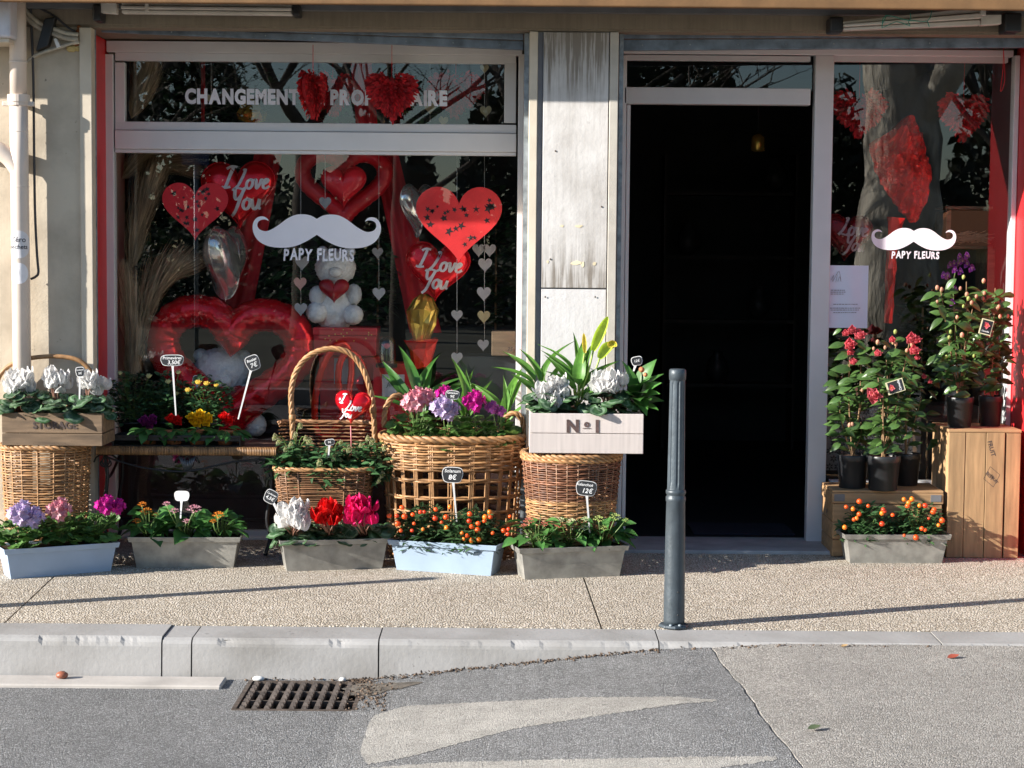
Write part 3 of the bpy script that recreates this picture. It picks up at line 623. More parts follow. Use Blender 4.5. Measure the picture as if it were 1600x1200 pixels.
def florets(m, r0=.022, n=16, pr=.0048):
    mb = MB(); r = random.Random(9)
    for k in range(n):
        a = k*2.4; q = r0*math.sqrt((k+.5)/n); c = Vector((q*math.cos(a), q*math.sin(a), r0*.5*(1-(q/r0)**2)+r.uniform(-.003, .003))); mb.cv = r.uniform(-.2, .2)
        for j in range(4):
            b = j*math.pi/2+k; d = Vector((math.cos(b), math.sin(b), .35)); R3 = frame_rot(d, (0, 0, 1)).to_4x4(); R3.translation = c
            mb.surf(petal_fn(pr*1.5, pr, .1, .1, .6), 2, 2, 0, R3)
    return mb.mesh('flower_cluster', [m])
def rosette(m, r0, n=16, tight=.9, name='flower', m2=None):
    mb = MB(); r = random.Random(4)
    for k in range(n):
        f = (k+.5)/n; a = k*2.4; t = (.12+1.25*f*(1.2-tight*.4)); d = Vector((math.cos(a)*math.sin(t), math.sin(a)*math.sin(t), math.cos(t)))
        R3 = frame_rot(d, Vector((-math.cos(a)*math.cos(t), -math.sin(a)*math.cos(t), math.sin(t)))).to_4x4(); R3.translation = (math.cos(a)*r0*.1*f, math.sin(a)*r0*.1*f, -f*r0*.15); mb.cv = r.uniform(-.15, .12)
        mb.surf(petal_fn(r0*(.75+.35*f), r0*(.7+.35*f), .25, .35, .65, .0008), 4, 4, 0, R3)
    if m2: mb.cv = 0; mb.sphere((0, 0, r0*.35), r0*.28, 8, 5, mi=1)
    return mb.mesh(name, [m]+([m2] if m2 else []))
MF_ROSEW = rosette(FCRM, .021, 14); MF_ROSEY = rosette(FYEP, .021, 14)
MF_CAM = rosette(FCOR, .027, 20); MF_CAMO = rosette(FCOR, .036, 14, .3, 'flower', FYEL)
MF_PRI = {k: rosette(m, .030, 18, .1) for k, m in (('y', FYEL), ('r', FRED), ('p', FDPU))}
MF_HEL = rosette(FHEL, .022, 6, .5, 'flower', FGRN)
def budmesh(m, r, sc=1.4, tip=FGRN):
    mb = MB().sphere((0, 0, r*sc), r, 9, 7, (1, 1, sc)); mb.sphere((0, 0, r*.5), r*.75, 8, 5, (1, 1, .8), 1); return mb.mesh('bud', [m, tip])
M_BUD = budmesh(FBUD, .0085); M_BUDR = budmesh(FCOR, .0105); M_BUDG = budmesh(FGRN, .0075)
M_BERRY = [MB().sphere((0, 0, 0), .0125, 12, 9, (1, 1, q)).mesh('berry', [m]) for m, q in ((BERRY, 1), (BERRY, .92), (mat('berry_deep', (.62, .045, .01), .35, var=.2), .95), (mat('berry_amber', (.80, .19, .015), .35, var=.2), 1.05))]
# ---------------------------------------------------------------- generic builders
def foliage(parent, pts, lm, LW, r, mats, updir=.4, name='foliage', curl=-.2, nu=3, nv=2, spread=1.):
    """small leaves too many to count, one part of the plant"""
    mb = MB(); fn = petal_fn(LW[0], LW[1], curl, 0, .8, 0, .2)
    for p in pts:
        a = r.uniform(0, 6.283); d = Vector((math.cos(a)*spread, math.sin(a)*spread, r.uniform(-.5, .7)+updir)); mb.cv = r.uniform(-.35, .35)
        n = Vector((r.uniform(-.5, .5), r.uniform(-.8, .2), 1)); m = frame_rot(d, n).to_4x4() @ Matrix.Scale(r.uniform(.7, 1.25), 4); m.translation = p
        mb.surf(fn, nu, nv, 0, m)
    return mb.build(name, mats, parent, kind='stuff')
def blob_pts(c, rx, ry, rz, n, r, low=-.3, shell=.5):
    out = []
    while len(out) < n:
        v = Vector((r.uniform(-1, 1), r.uniform(-1, 1), r.uniform(low, 1)))
        if shell < v.length < 1: out.append(Vector((c[0]+v.x*rx, c[1]+v.y*ry, c[2]+v.z*rz)))
    return out
def radial_leaves(t, meshes, c, n, rx, ry, h, r, dr=(.1, .9), sc=(.75, 1.25), stem=STEM, tilt=(-.5, .6), sr_=.0016, front=.0):
    """leaf blades on petioles around a centre c"""
    mb = MB()
    for k in range(n):
        a = k*2.39996+r.uniform(-.4, .4); q = math.sqrt((k+.7)/n)*r.uniform(.75, 1.1); u = Vector((math.cos(a), math.sin(a), 0))
        p = Vector((c[0]+u.x*rx*q, c[1]+u.y*ry*q, c[2]+h*(1-.40*q*q)*r.uniform(.18, 1.1)))
        d = Vector((u.x+r.uniform(-.4, .4), u.y+r.uniform(-.4, .4)-front, r.uniform(*tilt)-q*.3)); n_ = Vector((u.x*.4, u.y*.4-.35, 1))
        put(meshes[k % len(meshes)] if isinstance(meshes, list) else meshes, 'leaf', t, p, frame_rot(d, n_, r.uniform(-.4, .4)), r.uniform(*sc))
        if stem: mb.tube([(c[0]+u.x*.01, c[1]+u.y*.01, c[2]-.03), (c[0]+u.x*rx*q*.5, c[1]+u.y*ry*q*.5, (c[2]+p.z)/2+.01), p], sr_, 4, caps=False)
    if stem: mb.build('stem', stem, t)
GRP_FL = 'potted plants on display'
def cyclamen(lab, m, base, heads, r, n_leaf=22, rx=.10, ry=.07, leafh=.045, dens=1.6, group='cyclamens'):
    t = thing('cyclamen', lab, 'cyclamen', base, group); bl = cyc_bloom(m)
    radial_leaves(t, ML_CYC, base, int(n_leaf*1.7), rx*1.05, ry*1.15, leafh*2.3, r, stem=STEMR, tilt=(-1.1, .2), front=.55, sc=(.9, 1.45))
    mb = MB()
    for hc, nb, sx, sz in heads:
        for k in range(int(nb*dens)):
            p = Vector((hc.x+r.uniform(-1, 1)*sx, hc.y+r.uniform(-.03, .03), hc.z-.042+r.uniform(-1, 1)*sz))
            lean = Vector(((p.x-hc.x)*4, r.uniform(-.5, .2), 1.)); put(bl, 'flower', t, p, frame_rot(Vector((r.uniform(-1, 1), r.uniform(-1, 1), 0)), lean), r.uniform(.85, 1.15))
            mb.tube(smooth_pts([(base[0]+r.uniform(-.02, .02), base[1], base[2]), ((base[0]+p.x)/2, p.y, (base[2]+p.z)/2+.02), (p.x, p.y, p.z)], 3), .0018, 5, caps=False)
    mb.build('flower_stem', STEMR, t); return t
def geranium(lab, m, base, heads, r, n_leaf=26, rx=.10, ry=.08, leafh=.07, group='geraniums', sc=(.8, 1.3)):
    t = thing('geranium', lab, 'geranium', base, group); radial_leaves(t, ML_PEL, base, int(n_leaf*2.1), rx*1.08, ry*1.15, leafh*1.55, r, tilt=(-.3, .8), front=.35, sc=sc)
    for hp, s in heads:
        me = pel_head(m); put(me, 'flower_head', t, hp-Vector((0, 0, .01)), frame_rot((1, .2, 0), Vector((r.uniform(-.3, .3), -.55, 1))), s)
        MB().tube(smooth_pts([(base[0], base[1], base[2]), ((base[0]+hp.x)/2+.01, hp.y+.01, (base[2]+hp.z)/2), tuple(hp)], 4), .0022, 5).build('flower_stem', STEM, t)
    return t
def solanum(lab, base, rx, ry, h, n, berries, r, group='solanum plants'):
    t = thing('solanum', lab, 'solanum', base, group)
    pts = blob_pts((base[0], base[1], base[2]), rx, ry, h, n, r, -.25, .35); foliage(t, pts, None, (.046, .014), r, LSOL, .3)
    for p, s in berries: put(r.choice(M_BERRY), 'berry', t, p, None, s*r.uniform(.82, 1.1))
    mb = MB()
    for p in pts[::14]: mb.tube([base, (base[0]+(p.x-base[0])*.6, base[1]+(p.y-base[1])*.6, base[2]+(p.z-base[2])*.5), p], .0018, 4, caps=False)
    mb.build('stem', STEM, t); return t
def kalanchoe(lab, m, base, clusters, r, n_leaf=12, rx=.075, ry=.06, h=.05, big=1.3, group='kalanchoes'):
    t = thing('kalanchoe', lab, 'kalanchoe', base, group); radial_leaves(t, ML_KAL, base, int(n_leaf*2.6), rx*1.1, ry*1.2, h*2.7, r, tilt=(-.4, .7), front=.4, sc=(.5, big*.95))
    me = florets(m)
    for p, s in clusters:
        put(me, 'flower_cluster', t, p, frame_rot((1, .2, 0), (r.uniform(-.2, .2), -.5, 1)), s)
        MB().tube(smooth_pts([(base[0], base[1], base[2]), ((base[0]+p.x)/2, p.y, (base[2]+p.z)/2), p], 3), .0022, 5).build('flower_stem', STEM, t)
    return t
def planter(lab, pl, pr, h, m, group='metal planters of flowers along the shop front', ov=.024, db=.13, dt=.175, rim=.024):
    A, B = G(*pl), G(*pr); u = (B-A); Ln = math.hypot(u.x, u.y); u = Vector((u.x/Ln, u.y/Ln, 0)); v = Vector((-u.y, u.x, 0))
    t = thing('planter', lab, 'planter', A, group); z0 = min(A.z, B.z)-.002
    P = lambda a, b, z: Vector((A.x, A.y, 0))+u*a+v*b+Vector((0, 0, z0+z))
    f = .020
    def ring(z, e, fr): return [P(-e, -fr, z), P(Ln+e, -fr, z), P(Ln+e, db+fr*1.2, z), P(-e, db+fr*1.2, z)]
    def shell(zs, name, th=.004):
        vs = []; fs = []
        for z, e, fr in zs: vs += ring(z, e, fr)
        n = len(zs)
        for i in range(n-1): fs += [(i*4+k, i*4+(k+1) % 4, (i+1)*4+(k+1) % 4, (i+1)*4+k) for k in range(4)]
        return MB().add(vs, fs)
    hb = h-rim; e1 = ov*hb/h; f1 = f*hb/h
    mb = shell([(0, 0, 0), (hb, e1, f1), (hb-.003, e1-.003, f1-.003), (.004, -.003, -.003)], 'b'); mb.add(ring(.002, -.001, -.001), [(0, 1, 2, 3)]); mb.build('trough', m, t, False, bevel=.0025)
    shell([(hb, e1+.011, f1+.010), (h, ov+.013, f+.012), (h, ov+.008, f+.007), (hb, e1-.002, f1-.002)], 'r').add(ring(hb, e1+.011, f1+.010)+ring(hb, e1-.002, f1-.002), [(i, (i+1) % 4, (i+1) % 4+4, i+4) for i in range(4)]).build('rim', m, t, False, bevel=.0015)
    MB().add(ring(h-.009, ov-.004, f-.004), [(0, 1, 2, 3)]).build('soil', SOIL, t, False)
    return lambda a, b=.5, z=None: P(a*Ln, b*db, h-.010 if z is None else z)
def price_tag(lab, px, py, Y, w, h, ang, foot, lines, blank=False, stake_w=.009, face=True):
    c = at(px, py, Y); t = thing('price_tag', lab, 'price tag', c, 'price tags stuck among the plants')
    R2 = Matrix.Rotation(rad(-ang), 4, 'Y'); R2.translation = c
    def sq(w_, h_, n=32):
        out = []
        for k in range(n):
            a = 2*math.pi*k/n; cx, cz = math.cos(a), math.sin(a); e = .48
            out.append((w_*.5*math.copysign(abs(cx)**e, cx)*(1-.10*(1-abs(cx))*0-.07*(1 if cz < 0 else 0)), h_*.5*math.copysign(abs(cz)**.62, cz)))
        return out
    MB().prism(sq(w, h), 0, .0025, 0, R2).build('board', WHITEP, t, False)
    fp = at(foot[0], foot[1], foot[2] if len(foot) > 2 else Y); d = fp-c; tp = c+d.normalized()*h*.42
    s = Vector((d.z, 0, -d.x)).normalized()*stake_w*.5; mb = MB(); vs = []
    for p, k in ((tp, 1.5), (tp+d.normalized()*h*.35, 1), (fp, .7)): vs += [p-s*k+Vector((0, .0003, 0)), p+s*k+Vector((0, .0003, 0)), p+s*k+Vector((0, .004, 0)), p-s*k+Vector((0, .004, 0))]
    mb.add(vs, [(i*4+k, i*4+(k+1) % 4, i*4+4+(k+1) % 4, i*4+4+k) for i in range(2) for k in range(4)]+[(3, 2, 1, 0), (8, 9, 10, 11)]).build('stake', WHITEP, t, False)
    if not blank:
        MB().prism(sq(w-.0055, h-.0055), -.0012, .001, 0, R2).build('slate', BOARD, t, False)
        for body, size, dx, dz, sh in lines:
            me = text_mesh(body, size, .012, sh); me.materials.append(CHALK); o = put(me, 'lettering', t, (0, 0, 0)); m = R2 @ Matrix.Translation((dx, -.0019, dz)) @ UPRIGHT.to_4x4(); m.translation -= PL(t); o.matrix_local = m
    return t
def stencil(parent, body, size, pos, m=INK, ang=0, bold=.02, shear=0, yaw=0, space=1.):
    me = text_mesh(body, size, bold, shear, space=space); me.materials.append(m)
    return put(me, 'lettering', parent, pos, Matrix.Rotation(yaw, 3, 'Z') @ Matrix.Rotation(rad(-ang), 3, 'Y') @ UPRIGHT)
# ---------------------------------------------------------------- wicker
def sup(a, n): c, s = math.cos(a), math.sin(a); return math.copysign(abs(c)**(2/n), c), math.copysign(abs(s)**(2/n), s)
def weave(mb, c, prof, t0, t1, rows, nst, r, sq=2., a0=0., a1=None, amp=1., rr=RN, step=4, mi=0):
    """woven rods passing in and out of the upright stakes; prof(t) -> (half width, half depth, height)"""
    full = a1 is None; n = nst*step//(1 if full else 1)
    for i in range(rows):
        t = t0+(t1-t0)*(i+.5)/rows; ax, by, z = prof(t); pts = []; mb.cv = rr.uniform(-.42, .28)
        for k in range(n if full else n+1):
            a = 2*math.pi*k/n if full else a0+(a1-a0)*k/n
            cx, cy = sup(a, sq); o = 1+amp*r*1.1*math.cos(math.pi*k/step+math.pi*i)*rr.uniform(.8, 1.2)/max(ax, by)
            pts.append((c[0]+ax*cx*o, c[1]+by*cy*o, c[2]+z+rr.uniform(-.0014, .0014)))
        mb.tube(pts, r*rr.uniform(.85, 1.1), 5, closed=full, mi=mi, caps=False)
    mb.cv = 0
def rope(mb, path, r, strands=3, twist=60., closed=False, sides=5, mi=0):
    P = [Vector(p) for p in path]; n = len(P); s = 0.; acc = [0.]
    for a, b in zip(P[:-1], P[1:]): s += (b-a).length; acc.append(s)
    tot = s+((P[0]-P[-1]).length if closed else 0)
    if closed: twist = round(twist*tot/(2*math.pi))*2*math.pi/tot
    for j in range(strands):
        pts = []; mb.cv = RN.uniform(-.15, .15)
        for i, p in enumerate(P):
            t = ((P[(i+1) % n]-P[i-1]) if closed else (P[min(i+1, n-1)]-P[max(i-1, 0)])).normalized(); u = (Vector((0, 1, 0))-t*t.y) if abs(t.y) < .9 else Vector((0, 0, 1))-t*t.z
            u.normalize(); w = t.cross(u); a = twist*acc[i]+2*math.pi*j/strands; pts.append(p+(u*math.cos(a)+w*math.sin(a))*r*.6)
        mb.tube(pts, r*.62, sides, closed=closed, mi=mi)
    mb.cv = 0
def ring_pts(c, prof, t, n, sq=2.): ax, by, z = prof(t); return [(c[0]+ax*sup(2*math.pi*k/n, sq)[0], c[1]+by*sup(2*math.pi*k/n, sq)[1], c[2]+z) for k in range(n)]
def stakes(mb, c, prof, nst, r, sq=2., t0=0., t1=1., off=0., trip=1):
    for k in range(nst):
        for j in range(trip):
            a = 2*math.pi*(k+off)/nst+(j-(trip-1)/2)*r*1.9/max(prof(.5)[:2]); mb.cv = RN.uniform(-.2, .15)
            mb.tube([(c[0]+prof(t)[0]*sup(a, sq)[0], c[1]+prof(t)[1]*sup(a, sq)[1], c[2]+prof(t)[2]) for t in [t0+(t1-t0)*q/5 for q in range(6)]], r, 5)
    mb.cv = 0
# ================================================================ things on the pavement
def board_box(mb, x0, x1, y0, y1, z0, z1): return mb.box(x0, x1, y0, y1, z0, z1)
PXM = lambda Y: (Y-CY)/F_PX                     # metres per pixel of the photograph at depth Y
# ---- tall hamper and the STORAGE crate, far left
def hamper():
    c0 = at(72, 700, -.21); zb = pave(-.2); c = (c0.x, -.21, zb); H = at(72, 699, -.37).z-zb
    t = thing('wicker_hamper', 'tall honey wicker hamper with arched handle under the storage crate', 'basket', c)
    prof = lambda q: (.172+.030*q, .145+.018*q, H*q)
    mb = MB(); weave(mb, c, prof, .02, .97, 44, 22, .0042, 2.6); mb.build('weave', WICK, t, kind='stuff')
    mb = MB(); stakes(mb, c, prof, 22, .0045, 2.6, 0, 1, .5); mb.build('stakes', WICK, t, kind='stuff')
    for q in (.99, .015): mb = MB(); rope(mb, ring_pts(c, prof, q, 96, 2.6), .012, 3, 70, True); mb.build('rim', WICK, t)
    MB().tube(smooth_pts([at(x, y, -.065) for x, y in ((-7, 640), (-4, 596), (14, 572), (45, 560), (92, 557), (128, 566), (148, 596), (150, 645))]+[Vector((c[0]+.19, -.065, c[2]+H))], 6), .011, 9).build('handle', WICK, t)
    MB().lathe([(.13, .02), (.131, .03)], c, 20).build('base_board', WICKD, t)
    return c[2]+H+.012
zt = hamper()
def crate_front(name, lab, px0, px1, py0, py1, Y, dep, planks, m, th=.012, side=True, mside=None):
    a = at(px0, py1, Y); b = at(px1, py1, Y); top = at((px0+px1)/2, py0, Y).z; bot = at((px0+px1)/2, py1, Y).z
    t = thing(name, lab, 'crate', ((a.x+b.x)/2, Y+dep/2, bot)); f0 = 0; rr = random.Random(px0)
    for f in planks:
        z1 = top-(top-bot)*f0; z0 = top-(top-bot)*f; e = .0012
        for y in (Y, Y+dep-th):
            MB().box(a.x, b.x, y+rr.uniform(0, .002), y+th, z0+e, z1-e).build('plank', m, t, False, bevel=.0025)
        for x in (a.x+.002, b.x-th-.002): MB().box(x, x+th, Y+th+.001, Y+dep-th-.001, z0+e, z1-e-.003).build('plank', mside or m, t, False, bevel=.002)
        f0 = f
    MB().box(a.x+th+.003, b.x-th-.003, Y+th+.002, Y+dep-th-.002, bot+.003, bot+.012).build('bottom_board', m, t, False)
    MB().box(a.x+th+.003, b.x-th-.003, Y+th+.002, Y+dep-th-.002, top-.035, top-.028).build('soil', SOIL, t, False)
    return t, a, b, top, bot
t, a, b, top, bot = crate_front('storage_crate', 'weathered two-plank crate stencilled STORAGE holding white cyclamens', 3, 160, 645, 697, -.375, .27, (.62, 1.), WOODG)
stencil(t, 'STORAGE', .045, at(86, 665, -.3765)+Vector((0, 0, 0)), INK, .5, .035, space=1.05)
r = random.Random(21)
for lab, px, heads in (('white cyclamen at the outer end of the storage crate', 34, [((30, 591), 11, .048, .035)]),
                       ('white cyclamen in the middle of the storage crate', 90, [((88, 588), 10, .036, .035)]),
                       ('white cyclamen beside the window end of the storage crate', 138, [((137, 583), 7, .028, .04), ((152, 600), 5, .03, .025)])):
    base = Vector((at(px, 640, -.26).x, -.26, top-.03))
    cyclamen(lab, FWH, base, [(at(x, y, -.27), n, sx, sz) for (x, y), n, sx, sz in heads], r, 24, .10, .10, .05, 1.25, group='white cyclamens in the storage crate')
price_tag('small dark price tag among the white cyclamens of the storage crate', 125, 581, -.33, .042, .046, 5, (124, 625), [('Cyclamen', .009, 0, .009, .1), ('5€', .014, 0, -.007, .1)])
# ---- iron table with wicker-bound edge
def table():
    Y1, Y2 = -.10, .34; a, b = at(150, 706, Y1), at(432, 706, Y1); zt = at(290, 700, Y1).z; zb = pave(0)
    t = thing('iron_table', 'black iron garden table with wicker-bound edge in front of the left window', 'table', ((a.x+b.x)/2, .12, zb))
    MB().box(a.x+.01, b.x-.01, Y1+.012, Y2, zt-.03, zt-.002).build('table_top', mat('dark_board', (.09, .045, .03), .6, var=.3), t, False, bevel=.003)
    mb = MB(); n = 110
    for k in range(n):
        x = a.x+(b.x-a.x)*(k+.5)/n; mb.cv = RN.uniform(-.35, .2); mb.tube([(x, Y1+.004, zt-.034), (x, Y1-.004, zt-.028), (x, Y1-.005, zt-.008), (x, Y1+.004, zt+.001), (x, Y1+.03, zt+.002)], (b.x-a.x)/n*.5, 5)
    mb.build('edge_binding', WICK, t, kind='stuff')
    for sx in (a.x+.03, b.x-.04):
        for y in (Y1+.05, Y2-.04):
            MB().tube(smooth_pts([(sx, y, zt-.03), (sx+.012, y, zt-.16), (sx-.012, y, zt-.34), (sx+.004, y, zb+.10), (sx-.02, y-.015, zb+.012)], 5), .0095, 7).build('leg', BLACKP, t)
        MB().tube(smooth_pts([(sx, Y1+.05, zt-.08), (sx, .05, zt-.16), (sx, Y2-.04, zt-.08)], 6), .007, 6).build('side_scroll', BLACKP, t)
    mb = MB()
    for k, x0 in enumerate((a.x+.04, (a.x+b.x)/2, b.x-.045)):
        for sgn in (-1, 1):
            P = [(x0+sgn*(.012+.045*(1-q/16)*math.cos(q*.55)), Y1+.03, zt-.075+.045*(1-q/16)*math.sin(q*.55)) for q in range(15)]; mb.tube(P, .0045, 5)
    mb.build('scroll_ornament', BLACKP, t, kind='stuff')
    MB().tube(smooth_pts([(a.x+.03, Y1+.03, zt-.045), (a.x+.22, Y1+.03, zt-.10), ((a.x+b.x)/2, Y1+.03, zt-.115), (b.x-.22, Y1+.03, zt-.07), (b.x-.04, Y1+.03, zt-.055)], 6), .005, 6).build('apron_rod', BLACKP, t)
    mb = MB()
    for k in range(-3, 4): mb.tube([((a.x+b.x)/2+k*.004, Y1+.026, zt-.11), ((a.x+b.x)/2+k*.013, Y1+.024, zt-.062+abs(k)*.007)], [.003, .005], 5)
    mb.build('shell_ornament', mat('worn_iron', (.12, .13, .15), .35, .6), t, kind='stuff')
    MB().tube([(a.x+.03, .12, zb+.16), (b.x-.04, .12, zb+.16)], .007, 6).build('stretcher', BLACKP, t)
    return zt
zt = table()
# black tray with primroses
a, b = at(178, 700, -.06), at(374, 700, -.06); tr = thing('plant_tray', 'black plastic tray of primroses on the iron table', 'tray', ((a.x+b.x)/2, .0, zt))
MB().box(a.x, b.x, -.065, .075, zt+.001, zt+.008).build('tray_floor', BLACKP, tr, False)
for bx in ((a.x, b.x, -.068, -.062, zt+.03, zt+.055), (a.x, b.x, .072, .078, zt+.009, zt+.055), (a.x-.006, a.x, -.068, .078, zt, zt+.055), (b.x, b.x+.006, -.068, .078, zt, zt+.055)): MB().box(*bx).build('tray_wall', BLACKP, tr, False, bevel=.002)
MB().box(a.x-.008, b.x+.008, -.078, -.0685, zt+.047, zt+.058).build('tray_rim', BLACKP, tr, False, bevel=.002)
r = random.Random(31)
for px, k, fl, lab in ((232, 'p', [(226, 660), (238, 657), (232, 664)], 'primrose with deep purple flowers in the black tray'), (272, 'r', [(267, 656), (277, 659)], 'red primrose beside the purple one in the black tray'),
                       (308, 'y', [(299, 654), (312, 651), (320, 660), (306, 662), (325, 655)], 'bright yellow primrose in the black tray'), (352, 'r', [(350, 653), (357, 657)], 'red primrose at the end of the tray beside the yellow one')):
    base = Vector((at(px, 672, 0).x, .0, zt+.06)); t = thing('primrose', lab, 'primrose', Vector((base.x, 0, zt+.009)), 'primroses in the tray')
    MB().lathe([(.033, .0), (.043, .055), (.046, .056), (.046, .066), (.041, .066)], (base.x, 0, zt+.009), 18).build('pot', TERRA, t); MB().lathe([(.0405, .060), (.001, .064)], (base.x, 0, zt+.009), 14).build('soil', SOIL, t)
    radial_leaves(t, ML_PRI, base, 20, .06, .065, .03, r, tilt=(-.5, .4), front=.6, stem=None, sc=(.65, 1.05))
    for x, y in fl: put(MF_PRI[k], 'flower', t, at(x, y, -.045), frame_rot((1, .1, 0), (r.uniform(-.25, .25), -.8, .6)), r.uniform(.95, 1.2))
# mini roses behind
def rosebush(lab, px, Y, w, h, blooms, me):
    c = at(px, 640, Y); base = Vector((c.x, Y, zt+.001)); t = thing('rose_bush', lab, 'rose bush', base, 'miniature roses on the iron table'); r = random.Random(px)
    MB().lathe([(.045, 0), (.058, .09), (.062, .091), (.062, .10), (.056, .10)], base, 18).build('pot', POT, t); MB().lathe([(.055, .093), (.001, .095)], base, 12).build('soil', SOIL, t)
    pts = blob_pts((c.x, Y, zt+.20), w*1.05, .11, h, 760, r, -1, .25); foliage(t, pts, None, (.030, .019), r, LROS, .2)
    mb = MB()
    for p in pts[::12]: mb.tube(smooth_pts([(c.x, Y, zt+.09), (c.x+(p.x-c.x)*.4, Y, zt+.16), p], 3), .0016, 4, caps=False)
    for x, y in blooms:
        p = at(x, y, Y-.06); put(me, 'rose', t, p-Vector((0, 0, .006)), frame_rot((1, .1, .1), (r.uniform(-.3, .3), -.4, 1)), r.uniform(.85, 1.15)); mb.tube(smooth_pts([(c.x, Y, zt+.12), ((c.x+p.x)/2, Y, (zt+.12+p.z)/2), p], 3), .002, 5, caps=False)
    mb.build('stem', STEM, t)
rosebush('miniature rose with creamy blooms, next to the storage crate', 205, .16, .12, .15, [(188, 583), (233, 588), (171, 603)], MF_ROSEW)
rosebush('miniature rose with pale blooms around the tall primrose price tag', 262, .20, .11, .14, [(263, 597), (279, 582), (276, 615)], MF_ROSEW)
rosebush('miniature rose with yellow blooms in front of the seated white bear', 325, .16, .12, .13, [(294, 610), (310, 598), (323, 600), (338, 602)], MF_ROSEY)
price_tag('slate price tag on a tall stake reading 3,50 € above the primrose tray', 269, 563, -.02, .112, .054, 1, (275, 652), [('Primevères', .020, 0, .011, .1), ('3,50€', .026, .008, -.011, .15)])
price_tag('tilted slate price tag reading 7€ leaning beside the yellow rose', 395, 567, .02, .070, .074, 22, (372, 655), [('Rosier', .019, .0, .014, .1), ('7€', .030, 0, -.012, .15)])
price_tag('dark price tag half hidden behind the yellow rose', 308, 594, .26, .045, .046, -8, (306, 640), [('Rosier', .010, 0, .006, .1)])
# ---- the five planters along the front, and the one by the crates
r = random.Random(41)
P1 = planter('sky blue metal planter of lilac, pink and magenta geraniums at the far end', (17, 905), (173, 892), .142, PBLUE)
geranium('geranium with a lilac flower head in the blue planter', FLIL, P1(.14), [(at(33, 800, -.58), 1.25), (at(52, 806, -.56), 1.05)], r, 30, .10, .075, .085, 'geraniums in the blue planter')
geranium('geranium with a pink flower head in the blue planter', FPNK, P1(.5), [(at(92, 794, -.52), 1.15)], r, 26, .09, .07, .085, 'geraniums in the blue planter')
geranium('geranium with a magenta flower head in the blue planter', FMAG, P1(.86), [(at(165, 787, -.46), 1.0), (at(183, 789, -.44), .8)], r, 30, .10, .075, .10, 'geraniums in the blue planter')
P2 = planter('grey zinc planter of orange and pink kalanchoes below the iron table', (213, 887), (365, 887), .150, ZINC)
K = lambda L_, Y: [(at(x, y, Y), s) for x, y, s in L_]
kalanchoe('kalanchoe with orange buds below the table, next to the blue planter', FORA, P2(.12), K([(229, 800, 1.2), (243, 805, .7), (214, 815, .9), (222, 789, .9)], -.36), r, 13, .085, .06, .05, group='kalanchoes below the table')
kalanchoe('kalanchoe with pink clusters behind the blank white tag', FPNK, P2(.5), K([(272, 799, 1.0), (303, 797, 1.5), (291, 815, .8), (260, 788, .8)], -.36), r, 14, .085, .065, .045, 1.6, group='kalanchoes below the table')
kalanchoe('kalanchoe with orange-yellow cluster at the end nearest the handled basket', FORA, P2(.86), K([(341, 806, 1.2), (333, 815, .7)], -.36), r, 14, .085, .06, .045, 1.4, group='kalanchoes below the table')
price_tag('blank white price tag standing in the kalanchoes below the table', 284, 775, -.36, .070, .048, 0, (282, 810), [], True)
P3 = planter('grey zinc planter of white, red and fuchsia cyclamens before the handled basket', (448, 893), (597, 888), .150, ZINC)
cyclamen('white cyclamen in the zinc planter before the handled basket', FWH, P3(.10), [(at(455, 800, -.42), 13, .055, .045)], r, 20, .095, .06, .04, group='cyclamens in the zinc planter')
cyclamen('bright red cyclamen between the white and the fuchsia one', FRED, P3(.48), [(at(512, 796, -.42), 11, .045, .05)], r, 20, .085, .06, .04, group='cyclamens in the zinc planter')
cyclamen('fuchsia cyclamen beside the red one in the zinc planter', FFUC, P3(.85), [(at(565, 789, -.40), 13, .050, .06)], r, 20, .095, .06, .04, group='cyclamens in the zinc planter')
price_tag('slate price tag tilted beside the white cyclamen and the handled basket', 423, 776, -.33, .062, .064, -28, (440, 815), [('Cyclamen', .012, 0, .012, .1), ('4,5€', .022, 0, -.008, .15)])
P4 = planter('pale blue metal planter overflowing with orange-berried solanum', (620, 890), (767, 900), .148, PBLUE2)
Bz = [(628, 793, 1.), (608, 806, .9), (620, 806, .8), (632, 807, 1.05), (645, 804, .85), (621, 818, 1.1), (647, 818, .7), (626, 829, .85), (644, 829, .8), (661, 827, .8), (657, 800, .9), (663, 800, .8), (681, 796, .85), (680, 810, 1.), (690, 816, .8), (697, 808, 1.1), (698, 825, 1.05)]
solanum('solanum with orange berries in the pale blue planter, nearest the handled basket', P4(.25), .15, .105, .165, 900, [(at(x, y, -.40), s) for x, y, s in Bz], r, 'orange-berried solanum')
Bz = [(703, 792, .9), (734, 803, 1.), (733, 814, 1.), (737, 823, 1.05), (747, 818, 1.), (758, 808, 1.), (766, 808, 1.), (765, 800, 1.), (757, 814, .9), (746, 828, 1.), (722, 833, .8), (730, 837, .85), (725, 842, .9), (737, 844, 1.), (748, 843, 1.), (770, 833, .8), (787, 829, 1.), (795, 827, .9), (794, 834, 1.05), (797, 807, .8)]
solanum('solanum with orange berries in the pale blue planter, nearest the stencilled white crate', P4(.75), .155, .105, .16, 900, [(at(x, y, -.44), s) for x, y, s in Bz], r, 'orange-berried solanum')
price_tag('slate price tag reading 8€ standing in the berried solanum', 707, 742, -.32, .098, .074, -2, (714, 820), [('Solanum', .022, 0, .018, .1), ('8€', .032, 0, -.012, .1)])
P5 = planter('grey zinc planter of budding kalanchoes beside the open doorway', (820, 906), (968, 900), .150, ZINC)
